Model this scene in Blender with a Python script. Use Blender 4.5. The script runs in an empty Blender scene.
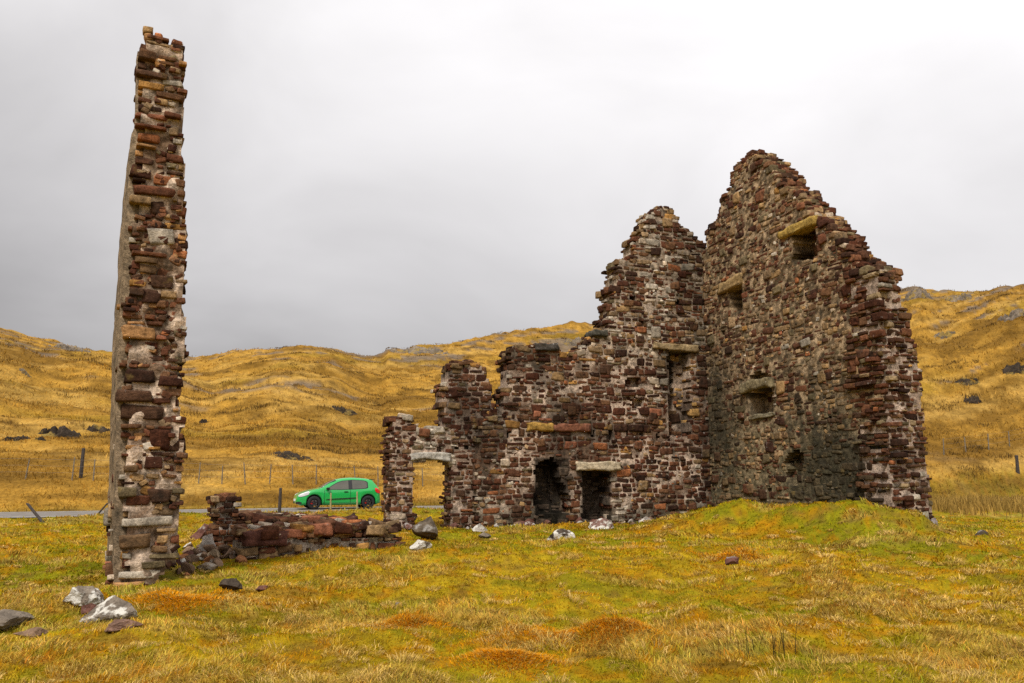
import bpy, math, random
import numpy as np
from mathutils import Vector, noise as mnoise

R = math.radians
rng = np.random.default_rng(7)
random.seed(7)
sc = bpy.context.scene
COL = sc.collection

# ------------------------------------------------------------------ camera
F = 826.0                       # focal length in pixels at 1024 wide
PITCH = math.atan(133.5 / F)
EYE = 1.6
cd = bpy.data.cameras.new("camera")
cam = bpy.data.objects.new("camera", cd)
COL.objects.link(cam)
cd.sensor_width = 36.0
cd.lens = 36.0 * F / 1024.0
cd.clip_start = 0.1
cd.clip_end = 6000
cam.location = (0, 0, EYE)
cam.rotation_euler = (R(90) + PITCH, 0, 0)
sc.camera = cam

# ------------------------------------------------------------------ sky, sun, exposure
SUN_EL, SUN_AZ = 52.0, 200.0     # azimuth measured clockwise from +Y (view direction)
w = bpy.data.worlds.new("World")
sc.world = w
w.use_nodes = True
nt = w.node_tree
nt.nodes.clear()
def N(t, tree=None, **kw):
    n = (tree or nt).nodes.new(t)
    for k, v in kw.items():
        setattr(n, k, v)
    return n
out = N('ShaderNodeOutputWorld')
sky = N('ShaderNodeTexSky', sky_type='NISHITA')
sky.sun_disc = False
sky.sun_elevation = R(SUN_EL)
sky.sun_rotation = R(SUN_AZ)
bg1 = N('ShaderNodeBackground')
bg1.inputs[1].default_value = 0.10
nt.links.new(sky.outputs[0], bg1.inputs[0])
tc = N('ShaderNodeTexCoord')
mp = N('ShaderNodeMapping')
mp.inputs['Scale'].default_value = (1.3, 1.3, 2.2)
nz = N('ShaderNodeTexNoise')
nz.inputs['Scale'].default_value = 1.7
nz.inputs['Detail'].default_value = 5
nz.inputs['Roughness'].default_value = 0.5
nz.inputs['Distortion'].default_value = 0.4
nt.links.new(tc.outputs['Generated'], mp.inputs[0])
nt.links.new(mp.outputs[0], nz.inputs[0])
sep = N('ShaderNodeSeparateXYZ')
nt.links.new(tc.outputs['Generated'], sep.inputs[0])
# value = a*x + b*z + c*noise + d : cloud is thinner to the right and higher up
m1 = N('ShaderNodeMath', operation='MULTIPLY_ADD'); m1.inputs[1].default_value = 0.24; m1.inputs[2].default_value = 0.13
nt.links.new(sep.outputs[0], m1.inputs[0])
m2 = N('ShaderNodeMath', operation='MULTIPLY_ADD'); m2.inputs[1].default_value = 0.86
nt.links.new(sep.outputs[2], m2.inputs[0]); nt.links.new(m1.outputs[0], m2.inputs[2])
m3 = N('ShaderNodeMath', operation='MULTIPLY_ADD'); m3.inputs[1].default_value = 0.44
nt.links.new(nz.outputs[0], m3.inputs[0]); nt.links.new(m2.outputs[0], m3.inputs[2])
rp = N('ShaderNodeValToRGB')
rp.color_ramp.interpolation = 'LINEAR'
e = rp.color_ramp.elements
e[0].position = 0.32; e[0].color = (0.326, 0.312, 0.312, 1)
e[1].position = 0.86; e[1].color = (0.96, 0.94, 0.945, 1)
nt.links.new(m3.outputs[0], rp.inputs[0])
bg2 = N('ShaderNodeBackground')
nt.links.new(rp.outputs[0], bg2.inputs[0])
mx = N('ShaderNodeMixShader'); mx.inputs[0].default_value = 0.95
nt.links.new(bg1.outputs[0], mx.inputs[1]); nt.links.new(bg2.outputs[0], mx.inputs[2])
nt.links.new(mx.outputs[0], out.inputs[0])

ld = bpy.data.lights.new("sun", 'SUN')
ld.energy = 3.0
ld.angle = R(11)
ld.color = (1.0, 0.95, 0.88)
sun = bpy.data.objects.new("sun", ld)
COL.objects.link(sun)
a, el = R(SUN_AZ), R(SUN_EL)
sd = Vector((math.sin(a) * math.cos(el), math.cos(a) * math.cos(el), math.sin(el)))
sun.rotation_euler = sd.to_track_quat('Z', 'Y').to_euler()

sc.view_settings.view_transform = 'Standard'
sc.view_settings.look = 'None'
sc.view_settings.exposure = 0.24
sc.view_settings.gamma = 1.0
sc.view_settings.use_curve_mapping = False
sc.cycles.use_denoising = False
sc.cycles.max_bounces = 4
sc.cycles.diffuse_bounces = 2

# ------------------------------------------------------------------ small maths
CP, SP = math.cos(PITCH), math.sin(PITCH)
def ray(px, py):
    a = (px - 512.0) / F
    b = (341.5 - py) / F
    return np.array([a, CP - b * SP, SP + b * CP])
CAM = np.array([0, 0, EYE])
def on_plane(px, py, P, n):
    d = ray(px, py)
    t = np.dot(np.asarray(P, float) - CAM, n) / np.dot(d, n)
    return CAM + d * t
def at_y(px, py, Y):
    d = ray(px, py)
    return CAM + d * (Y / d[1])

def h2(ix, iy, s):
    n = (ix.astype(np.int64) * 374761393 + iy.astype(np.int64) * 668265263 + s * 974711) & 0xFFFFFFFF
    n = ((n ^ (n >> 13)) * 1274126177) & 0xFFFFFFFF
    n = (n ^ (n >> 16)) & 0xFFFF
    return n / 65535.0
def vn(x, y, s=0):
    x = np.asarray(x, float); y = np.asarray(y, float)
    ix = np.floor(x); iy = np.floor(y)
    fx = x - ix; fy = y - iy
    fx = fx * fx * (3 - 2 * fx); fy = fy * fy * (3 - 2 * fy)
    a = h2(ix, iy, s); b = h2(ix + 1, iy, s); c = h2(ix, iy + 1, s); d = h2(ix + 1, iy + 1, s)
    return (a + (b - a) * fx) * (1 - fy) + (c + (d - c) * fx) * fy
def fbm(x, y, s=0, o=4, g=0.5):
    t = 0; amp = 1; tot = 0
    x = np.asarray(x, float); y = np.asarray(y, float)
    for i in range(o):
        ca, sa = math.cos(i * 0.7), math.sin(i * 0.7)
        xr = (x * ca - y * sa) * 2 ** i; yr = (x * sa + y * ca) * 2 ** i
        t = t + vn(xr + 13.1 * i, yr - 7.7 * i, s + i) * amp
        tot += amp; amp *= g
    return t / tot
def sst(a, b, x):
    t = np.clip((x - a) / (b - a), 0, 1)
    return t * t * (3 - 2 * t)

# ------------------------------------------------------------------ object helpers
def tag(o, label=None, cat=None, group=None, kind=None):
    if label: o['label'] = label
    if cat: o['category'] = cat
    if group: o['group'] = group
    if kind: o['kind'] = kind
    return o
def empty(name, loc, rz=0):
    o = bpy.data.objects.new(name, None)
    o.empty_display_size = 0.2
    COL.objects.link(o)
    o.location = loc; o.rotation_euler = (0, 0, rz)
    return o
def mesh_obj(name, V, faces=None, quads=None, tris=None, mats=(), midx=None, cols=None, parent=None, smooth=False, extra=None):
    me = bpy.data.meshes.new(name)
    V = np.asarray(V, dtype=np.float32)
    if faces is not None:
        me.from_pydata(V.tolist(), [], [list(f) for f in faces])
    else:
        nq = 0 if quads is None else len(quads)
        ntr = 0 if tris is None else len(tris)
        loops = []
        if nq: loops.append(np.asarray(quads).reshape(-1))
        if ntr: loops.append(np.asarray(tris).reshape(-1))
        loops = np.concatenate(loops).astype(np.int32)
        starts = np.concatenate([np.arange(nq) * 4, nq * 4 + np.arange(ntr) * 3]).astype(np.int32)
        tot = np.concatenate([np.full(nq, 4), np.full(ntr, 3)]).astype(np.int32)
        me.vertices.add(len(V)); me.vertices.foreach_set('co', V.reshape(-1))
        me.loops.add(len(loops)); me.loops.foreach_set('vertex_index', loops)
        me.polygons.add(nq + ntr)
        me.polygons.foreach_set('loop_start', starts)
        me.polygons.foreach_set('loop_total', tot)
    for m in mats: me.materials.append(m)
    if midx is not None: me.polygons.foreach_set('material_index', np.asarray(midx, dtype=np.int32))
    if cols is not None:
        at = me.color_attributes.new('Col', 'FLOAT_COLOR', 'POINT')
        c = np.ones((len(V), 4), np.float32); c[:, :3] = cols
        at.data.foreach_set('color', c.reshape(-1))
    if smooth: me.polygons.foreach_set('use_smooth', np.ones(len(me.polygons), bool))
    me.update(calc_edges=True)
    me.validate()
    o = bpy.data.objects.new(name, me)
    COL.objects.link(o)
    if parent is not None: o.parent = parent
    return o

# ------------------------------------------------------------------ materials
def newmat(name):
    m = bpy.data.materials.new(name)
    m.use_nodes = True
    t = m.node_tree
    b = t.nodes['Principled BSDF']
    b.inputs['Specular IOR Level'].default_value = 0.08
    return m, t, b
def simple(name, col, rough=0.6, metal=0.0, spec=0.4, var=0.12, scale=9):
    m, t, b = newmat(name)
    nz = N('ShaderNodeTexNoise', t); nz.inputs['Scale'].default_value = scale
    tcx = N('ShaderNodeTexCoord', t); t.links.new(tcx.outputs['Object'], nz.inputs[0])
    r = N('ShaderNodeValToRGB', t)
    r.color_ramp.elements[0].position = 0.3; r.color_ramp.elements[1].position = 0.7
    r.color_ramp.elements[0].color = (*[c * (1 - var) for c in col], 1)
    r.color_ramp.elements[1].color = (*[min(1, c * (1 + var)) for c in col], 1)
    t.links.new(nz.outputs[0], r.inputs[0]); t.links.new(r.outputs[0], b.inputs['Base Color'])
    b.inputs['Roughness'].default_value = rough
    b.inputs['Metallic'].default_value = metal
    b.inputs['Specular IOR Level'].default_value = spec
    return m
def mul_noise(t, src, scale, lo, hi, detail=5, vec=None):
    nz = N('ShaderNodeTexNoise', t); nz.inputs['Scale'].default_value = scale; nz.inputs['Detail'].default_value = detail
    if vec: t.links.new(vec, nz.inputs[0])
    mr = N('ShaderNodeMapRange', t)
    mr.inputs[1].default_value = 0.3; mr.inputs[2].default_value = 0.7
    mr.inputs[3].default_value = lo; mr.inputs[4].default_value = hi
    t.links.new(nz.outputs[0], mr.inputs[0])
    mm = N('ShaderNodeVectorMath', t, operation='SCALE')
    t.links.new(src, mm.inputs[0]); t.links.new(mr.outputs[0], mm.inputs['Scale'])
    return mm.outputs[0], nz
def mask_mix(t, src, col, scale, p0, p1, vec, strength=1.0, detail=6, rough=0.6):
    nz = N('ShaderNodeTexNoise', t); nz.inputs['Scale'].default_value = scale
    nz.inputs['Detail'].default_value = detail; nz.inputs['Roughness'].default_value = rough
    t.links.new(vec, nz.inputs[0])
    mr = N('ShaderNodeMapRange', t); mr.inputs[1].default_value = p0; mr.inputs[2].default_value = p1
    mr.inputs[4].default_value = strength
    t.links.new(nz.outputs[0], mr.inputs[0])
    mi = N('ShaderNodeMix', t, data_type='RGBA')
    t.links.new(mr.outputs[0], mi.inputs[0]); t.links.new(src, mi.inputs[6]); mi.inputs[7].default_value = (*col, 1)
    return mi.outputs[2]
def attr_mat(name, n1=(7, .6, 1.4), n2=(40, .7, 1.25), lichen=None, dark=None, bump=0.6, bscale=30, bdist=0.02, rough=0.92, extra_lichen=None):
    m, t, b = newmat(name)
    at = N('ShaderNodeAttribute', t); at.attribute_name = 'Col'
    g = N('ShaderNodeNewGeometry', t); P = g.outputs['Position']
    c, _ = mul_noise(t, at.outputs['Color'], n1[0], n1[1], n1[2], vec=P)
    c, nz = mul_noise(t, c, n2[0], n2[1], n2[2], vec=P)
    for L in ([lichen] if lichen else []) + ([dark] if dark else []) + ([extra_lichen] if extra_lichen else []):
        c = mask_mix(t, c, L[0], L[1], L[2], L[3], P, L[4])
    t.links.new(c, b.inputs['Base Color'])
    b.inputs['Roughness'].default_value = rough
    nb = N('ShaderNodeTexNoise', t); nb.inputs['Scale'].default_value = bscale; nb.inputs['Detail'].default_value = 8
    nb.inputs['Roughness'].default_value = 0.65
    t.links.new(P, nb.inputs[0])
    bp = N('ShaderNodeBump', t); bp.inputs['Strength'].default_value = bump; bp.inputs['Distance'].default_value = bdist
    t.links.new(nb.outputs[0], bp.inputs['Height']); t.links.new(bp.outputs[0], b.inputs['Normal'])
    return m

M_STONE = attr_mat('rubble_stone', n1=(9, .5, 1.45), n2=(45, .65, 1.35), lichen=((.50, .46, .42), 5.5, .66, .76, .75), dark=((.02, .017, .013), 2.2, .56, .74, .7), bump=.8, bscale=16, bdist=.03, extra_lichen=((.25, .17, .05), 3.1, .62, .75, .45))
M_MORTAR = attr_mat('lime_mortar', n1=(9, .45, 1.45), n2=(34, .6, 1.35), dark=((.05, .043, .03), 3.0, .52, .66, .75), bump=.9, bscale=28, bdist=.03)
M_ROCK = attr_mat('boulder_rock', lichen=((.60, .57, .50), 5.2, .48, .55, .92), bump=.9, bscale=14, bdist=.04)
M_ROCKD = attr_mat('dark_rock', lichen=((.42, .40, .37), 3.0, .60, .68, .6), bump=.9, bscale=10, bdist=.05)
M_OUT = attr_mat('outcrop_rock', n1=(.5, .6, 1.4), n2=(3, .6, 1.3), lichen=((.28, .19, .05), .8, .52, .62, .8), bump=1.0, bscale=1.5, bdist=.3)
M_GROUND = attr_mat('turf', n1=(.9, .75, 1.25), n2=(6, .72, 1.28), bump=1.0, bscale=5, bdist=.12, rough=1.0)
def blade_mat(name):
    m, t, b = newmat(name)
    at = N('ShaderNodeAttribute', t); at.attribute_name = 'Col'
    t.links.new(at.outputs['Color'], b.inputs['Base Color'])
    b.inputs['Roughness'].default_value = 0.9
    b.inputs['Specular IOR Level'].default_value = 0.0
    tr = N('ShaderNodeBsdfTranslucent', t); t.links.new(at.outputs['Color'], tr.inputs[0])
    mi = N('ShaderNodeMixShader', t); mi.inputs[0].default_value = 0.35
    o = t.nodes['Material Output']
    t.links.new(b.outputs[0], mi.inputs[1]); t.links.new(tr.outputs[0], mi.inputs[2]); t.links.new(mi.outputs[0], o.inputs[0])
    return m
M_BLADE = blade_mat('grass_blades')

# ------------------------------------------------------------------ terrain
RP = np.array([-7.9, 38.0]); RA = R(22.0)                  # the road's line
RD = np.array([math.cos(RA), math.sin(RA)]); RN = np.array([-math.sin(RA), math.cos(RA)])
def road_d(x, y):
    return (x - RP[0]) * RN[0] + (y - RP[1]) * RN[1]
SKYL = np.array([(-400, 322), (-120, 318), (0, 329), (40, 340), (75, 349), (112, 355), (160, 359), (190, 359), (215, 357), (232, 352), (262, 350), (300, 347), (330, 349), (350, 354), (372, 357), (383, 357), (388, 352), (430, 346), (470, 339), (520, 331), (560, 326), (602, 322),
                 (680, 310), (760, 300), (850, 293), (897, 290), (915, 288), (935, 292), (960, 292), (1000, 288), (1024, 287), (1150, 280), (1500, 300)], float)
_az, _te = [], []
for px, py in SKYL:
    d = ray(px, py)
    _az.append(math.atan2(d[0], d[1])); _te.append(d[2] / math.hypot(d[0], d[1]))
def sky_tan(az): return np.interp(az, _az, _te)

BUMPS = []   # (x, y, height, radius x, radius y)
def ground_pix(px, py, z=0.0):
    d = ray(px, py); t = (z - EYE) / d[2]
    return CAM + d * t
def bump_at(px, py, h, rx, ry, z=0.0):
    p = ground_pix(px, py, z); BUMPS.append((p[0], p[1], h, rx, ry))
bump_at(508, 666, .17, .34, .24); bump_at(618, 648, .18, .36, .26); bump_at(408, 622, .12, .35, .28)
bump_at(730, 562, .12, .5, .4); bump_at(560, 640, .06, .7, .4); bump_at(180, 603, .07, .6, .5)
bump_at(470, 562, .20, 2.2, 1.4); bump_at(640, 548, .18, 1.6, 1.4); bump_at(840, 585, .12, 1.0, .7)
bump_at(350, 640, .07, .6, .4); bump_at(900, 640, .06, .6, .4); bump_at(270, 604, .07, .5, .4)
_b = np.random.default_rng(5)
for _ in range(70):
    Yb = math.exp(_b.uniform(math.log(6), math.log(20))); Xb = Yb * _b.uniform(-.62, .62); rb = _b.uniform(.14, .5)
    BUMPS.append((Xb, Yb, rb * _b.uniform(.15, .34), rb * _b.uniform(.9, 1.5), rb))
BUMPS += [(5.6, 21.6, .16, .5, .5), (7.0, 20.2, .15, .45, .5), (8.9, 18.6, .16, .5, .4), (7.9, 18.2, .12, .6, .4), (6.2, 22.6, .58, 1.8, 2.0), (8.1, 19.7, .80, 1.35, 1.6), (7.0, 21.0, .28, 1.6, 1.6), (8.6, 17.0, .26, 3.6, 2.4), (4.4, 22.6, .26, 2.2, 1.5), (7.2, 24.6, .25, 1.2, 1.5)]
def H(x, y):
    x = np.asarray(x, float); y = np.asarray(y, float)
    r = np.hypot(x, y) + 1e-6; az = np.arctan2(x, y)
    dr = road_d(x, y)
    z = 0.22 * (fbm(x / 5, y / 5, 3, 3) - .5) + 0.16 * (fbm(x / 1.3, y / 1.3, 5, 3) - .5) + .05 * (vn(x / .28, y / .28, 9) - .5)
    z = z + (.17 * (fbm(x / .75, y / .6, 15, 2) - .5) + .09 * (fbm(x / .3, y / .24, 16, 2) - .5)) * sst(45, 20, r)
    z = z * sst(0.5, 5, r)
    for bx, by, h, rx, ry in BUMPS:
        q = ((x - bx) / rx) ** 2 + ((y - by) / ry) ** 2
        z = z + h * np.exp(-q) * (1 + .25 * (vn(x / .35, y / .35, 31) - .5))
    z = z + .28 * np.exp(-((x - 24) / 12) ** 2 - ((y - 38) / 5) ** 2)
    # road bed
    road = 1 - sst(2.9, 5.5, np.abs(dr))
    z = z * (1 - road) + 0.03 * road
    z = z - .12 * np.exp(-((np.abs(dr) - 3.9) / .5) ** 2)
    z = z + .20 * np.exp(-((dr + 5.2) / 1.3) ** 2) * sst(-22, -14, x)
    # hills
    den = np.maximum(-np.sin(RA) * np.sin(az) + np.cos(RA) * np.cos(az), 0.18)
    r0 = (RP @ RN) / den + 4.5
    te = sky_tan(az)
    wob = .012 * (fbm(az * 14, az * 0 + 2, 44, 3) - .5)
    te2 = te + wob * .3
    te1 = te - .020 - .016 * fbm(az * 9, az * 0, 21, 3) * 2 + .012
    R1 = 128 + 26 * np.sin(az * 5 + 1) ; R2 = 205 + 24 * np.sin(az * 7)
    z1 = EYE + R1 * te1; z2 = EYE + R2 * te2
    s1 = np.clip((r - r0) / (R1 - r0), 0, 1)
    hz = .85 * sst(0, .11, s1) + (z1 - .85) * (s1 ** 1.28)
    s2 = np.clip((r - R1) / (R2 - R1), 0, 1)
    dip = -.06 * z1 * np.sin(np.pi * np.clip(s2 * 1.3, 0, 1))
    hz = np.where(r > R1, z1 + (z2 - z1) * (s2 ** 1.5) + dip, hz)
    s3 = np.maximum(r - R2, 0)
    hz = np.where(r > R2, z2 - .22 * s3 + .0, hz)
    hz = np.maximum(hz, -5 + 0 * hz)
    m = sst(0, 14, r - r0)
    cx = x * RD[0] + y * RD[1]; cy = x * RN[0] + y * RN[1]
    fade = 1 - .8 * np.exp(-((r - R2) / 22) ** 2)
    ter_ = fbm(cx / 16, cy / 9, 62, 3) * 7
    ter_ = (sst(.25, .75, ter_ - np.floor(ter_)) + np.floor(ter_)) / 7
    rough = (4.0 * (fbm(cx / 34, cy / 19, 61, 4) - .5) + 1.7 * (ter_ - .5) + 1.7 * (fbm(cx / 9, cy / 4.5, 71, 4) - .5) + 1.0 * (fbm(cx / 2.6, cy / 1.5, 81, 3) - .5))
    crest = np.exp(-((r - R2) / 16) ** 2)
    rough2 = crest * 1.5 * (np.abs(fbm(cx / 7, cy / 5, 91, 4) - .5) * 2)
    hill = hz + rough * m * np.minimum(1, (r - r0) / 60 + .15) * fade + rough2
    front = (y > -5) & (r > r0)
    amt = np.where(front, 1.0, 0.0) * sst(0, 3, r - r0)
    side = sst(R(100), R(62), np.abs(az))
    return z * (1 - amt * side) + hill * amt * side + (1 - amt * side) * sst(70, 400, r) * 6 * fbm(x / 60, y / 60, 5, 3)
def Hs(x, y): return float(H(np.array([x]), np.array([y]))[0])

def ground_col(x, y, fine=True):
    x = np.asarray(x, float); y = np.asarray(y, float)
    r = np.hypot(x, y); dr = road_d(x, y)
    olive = np.array([.235, .212, .006]); ochre = np.array([.40, .26, .009]); orange = np.array([.44, .18, .004]); straw = np.array([.58, .40, .11]); green = np.array([.17, .195, .010])
    c = ochre + (olive - ochre) * sst(.40, .62, fbm(x / 2.6, y / 2.0, 101, 4))[..., None]
    c = c + (green - c) * (.38 * sst(.53, .70, fbm(x / 3.4 + 9, y / 1.8, 111, 3)))[..., None]
    c = c + (orange - c) * (.6 * sst(.52, .74, fbm(x / 1.5, y / 1.1 + 4, 121, 5)))[..., None]
    c = c + (straw - c) * (.45 * sst(.56, .68, fbm(x / 1.1, y / .9, 131, 4)))[..., None]
    f1_ = fbm(x / .34, y / .26, 301, 3); f2_ = fbm(x / .22 + 5, y / .2, 311, 3)
    c = c + (olive * .9 - c) * (.65 * sst(.54, .68, f1_))[..., None]
    c = c + (orange - c) * (.55 * sst(.56, .70, f2_))[..., None]
    c = c + (np.array([.20, .12, .02]) - c) * (.6 * sst(.42, .30, f1_))[..., None]
    for bx, by, h, rx, ry in BUMPS[:6]:
        q = np.exp(-1.2 * (((x - bx) / rx) ** 2 + ((y - by) / ry) ** 2))
        c = c + (orange * .92 - c) * (.85 * q)[..., None]
    # hill side
    cx = x * RD[0] + y * RD[1]; cy = x * RN[0] + y * RN[1]
    gold = np.array([.42, .226, .034]); brown = np.array([.19, .098, .014]); hol = np.array([.25, .165, .014]); pale = np.array([.50, .30, .07])
    f1 = fbm(cx / 22, cy / 7, 141, 5)
    g = gold + (brown - gold) * (.85 * sst(.50, .68, f1))[..., None]
    g = g + (hol - g) * (.5 * sst(.52, .66, fbm(cx / 30, cy / 12, 151, 4)))[..., None]
    g = g + (pale - g) * (.7 * sst(.52, .68, fbm(cx / 9, cy / 3.0, 161, 5)))[..., None]
    fs_ = fbm(cx / 6, cy / 1.3, 321, 5); fd_ = fbm(cx / 1.6, cy / .6, 331, 3)
    g = g + (brown - g) * (.85 * sst(.52, .66, fs_))[..., None]
    g = g + (brown * .7 - g) * (.55 * sst(.58, .72, fd_))[..., None]
    far = sst(3, 7, dr)
    c = c * (1 - far[..., None]) + g * far[..., None]
    # brown verge
    v = np.exp(-((dr - 4.3) / .8) ** 2) * .7
    c = c + (np.array([.13, .07, .016]) - c) * v[..., None]
    # rock showing high on the slopes
    az = np.arctan2(x, y)
    hi = sst(90, 190, r)
    rk = sst(.64, .72, fbm(cx / 9, cy / 3, 171, 5) + .10 * (hi - .6) + .07 * np.exp(-((r - 205) / 25) ** 2)) * far * sst(60, 100, r)
    rc = np.array([.17, .13, .095]) * (.6 + .8 * fbm(cx / 2, cy / 1, 181, 3))[..., None]
    c = c + (rc - c) * (rk * .85)[..., None]
    return c

az_f = np.arange(-43, 43.01, .12)
az_b = np.concatenate([np.arange(-180, -43, 3.0), az_f, np.arange(46, 180.1, 3.0)])
az_b = np.radians(az_b); az_b[0] = -math.pi; az_b[-1] = math.pi
rr = [0.4]
while rr[-1] < 3: rr.append(rr[-1] * 1.15)
while rr[-1] < 300: rr.append(rr[-1] * 1.0105)
while rr[-1] < 3000: rr.append(rr[-1] * 1.12)
rr = np.array(rr)
AZ, RR = np.meshgrid(az_b, rr)
X = RR * np.sin(AZ); Y = RR * np.cos(AZ); Z = H(X, Y)
nr, na = X.shape
V = np.stack([X, Y, Z], -1).reshape(-1, 3)
idx = np.arange(nr * na).reshape(nr, na)
Q = np.stack([idx[:-1, :-1], idx[:-1, 1:], idx[1:, 1:], idx[1:, :-1]], -1).reshape(-1, 4)[:, ::-1]
gc = ground_col(X.reshape(-1), Y.reshape(-1)) * .80
# centre cap
V = np.vstack([V, [[0, 0, Hs(0, 0)]]]); gc = np.vstack([gc, gc[:1]])
capT = np.stack([np.full(na - 1, nr * na), idx[0, 1:], idx[0, :-1]], -1)
ter = mesh_obj('ground', V, quads=Q, tris=capT, mats=[M_GROUND], cols=gc, smooth=True)
tag(ter, kind='structure')

# road: tarmac sheet with worn edges and a faint edge line
def strip(name, off0, off1, z, mat, s0=-70, s1=110, edge=.0):
    n = 260
    s = np.linspace(s0, s1, n)
    vs = []
    for j, off in enumerate((off0, off1)):
        o = off + edge * (vn(s / 1.3, s * 0 + j, 7) - .5)
        vs.append(np.stack([RP[0] + RD[0] * s + RN[0] * o, RP[1] + RD[1] * s + RN[1] * o, np.full(n, z)], -1))
    V = np.vstack(vs); i = np.arange(n - 1)
    Q = np.stack([i, i + 1, n + i + 1, n + i], -1)
    return mesh_obj(name, V, quads=Q, mats=[mat])
M_TAR = simple('tarmac', (.165, .145, .125), rough=.9, var=.25, scale=3)
M_LINE = simple('road_paint', (.7, .7, .68), rough=.7, var=.15, scale=20)
rd = strip('road', -2.75, 2.75, .06, M_TAR, edge=.35); tag(rd, kind='structure')
for off in (-2.45, 2.37):
    tag(strip('road_marking', off, off + .09, .066, M_LINE), kind='structure')

# ------------------------------------------------------------------ stones
LV = (-1.0, -.62, .62, 1.0)
_ids = [(i, j, k) for i in range(4) for j in range(4) for k in range(4) if 0 in (i, j, k) or 3 in (i, j, k)]
_ix = {v: n for n, v in enumerate(_ids)}
_q = []
for ax in range(3):
    for e_ in (0, 3):
        o = [a for a in range(3) if a != ax]
        for i in range(3):
            for j in range(3):
                c = []
                for (di, dj) in ((0, 0), (1, 0), (1, 1), (0, 1)):
                    v = [0, 0, 0]; v[ax] = e_; v[o[0]] = i + di; v[o[1]] = j + dj
                    c.append(_ix[tuple(v)])
                flip = (e_ == 0) ^ (ax == 1)
                _q.append(c[::-1] if flip else c)
BQ = np.array(_q)
BT = np.array([[LV[q] for q in v] for v in _ids])
_n = (np.abs(BT) > .99).sum(1)
NB = len(BT)
def blocks(C, Hh, U, Vv, W, col, rs, rot=None, jit=.10, rnd=(.985, .955)):
    """C (n,3) centres, Hh (n,3) half sizes along U, Vv, W; returns verts, quads, colours"""
    n = len(C)
    T = np.repeat(BT[None], n, 0)
    sc3 = np.where(_n == 3, rnd[1], np.where(_n == 2, rnd[0], 1.0))[None, :, None]
    rv = rs.uniform(0, 1, (n, 1, 1)) ** 2
    T = T * (1 - (1 - sc3) * (1 + 1.3 * rv))
    # every corner is knocked its own way, the faces follow
    cr = rs.normal(0, jit * 1.9, (n, 2, 2, 2, 3))
    f = (BT + 1) / 2
    D = 0
    for a in (0, 1):
        for b in (0, 1):
            for c in (0, 1):
                wgt = (f[:, 0] if a else 1 - f[:, 0]) * (f[:, 1] if b else 1 - f[:, 1]) * (f[:, 2] if c else 1 - f[:, 2])
                D = D + wgt[None, :, None] * cr[:, a, b, c][:, None, :]
    D[:, :, 2] *= .22
    D[:, :, 0] *= np.clip(1.1 * Hh[:, 1] / Hh[:, 0], .2, 1)[:, None]
    T = T + D + rs.normal(0, jit * .35, T.shape)
    T = T * Hh[:, None, :]
    if rot is not None:
        c, s = np.cos(rot)[:, None], np.sin(rot)[:, None]
        x, y = T[:, :, 0].copy(), T[:, :, 1].copy()
        T[:, :, 0] = x * c - y * s; T[:, :, 1] = x * s + y * c
    P = C[:, None, :] + T[:, :, 0:1] * U + T[:, :, 1:2] * Vv + T[:, :, 2:3] * W
    Qd = (np.arange(n) * NB)[:, None, None] + BQ[None]
    cc = np.repeat(col[:, None, :], NB, 1)
    return P.reshape(-1, 3), Qd.reshape(-1, 4), cc.reshape(-1, 3)

def pip(u, v, poly):
    u = np.asarray(u); v = np.asarray(v)
    ins = np.zeros(u.shape, bool)
    n = len(poly)
    for i in range(n):
        x1, y1 = poly[i]; x2, y2 = poly[(i + 1) % n]
        if y1 == y2: continue
        c = ((y1 > v) != (y2 > v)) & (u < (x2 - x1) * (v - y1) / (y2 - y1) + x1)
        ins ^= c
    return ins

MAROON = [(.085, .036, .022), (.12, .054, .032), (.065, .030, .02), (.145, .070, .04), (.105, .054, .034), (.16, .092, .052), (.045, .025, .018), (.075, .045, .03)]
BUFF = [(.22, .15, .085), (.17, .12, .075), (.28, .20, .125), (.15, .095, .055), (.13, .105, .065), (.25, .165, .085)]
RUST = [(.27, .10, .04), (.33, .17, .05), (.22, .085, .045)]
PALE = [(.36, .30, .24), (.42, .38, .33), (.30, .27, .23)]
MAROON = [(a * .88, b * .76, c * .66) for a, b, c in MAROON]
BUFF = [(a, b * .93, c * .80) for a, b, c in BUFF]
PALE = [(a, b * .94, c * .84) for a, b, c in PALE]
def pick(rs, wts):
    """wts: weights for MAROON, BUFF, RUST, PALE"""
    w = np.array(wts, float); w /= w.sum()
    g = (MAROON, BUFF, RUST, PALE)[rs.choice(4, p=w)]
    c = np.array(g[rs.integers(len(g))])
    return c * rs.uniform(.75, 1.25)

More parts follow.
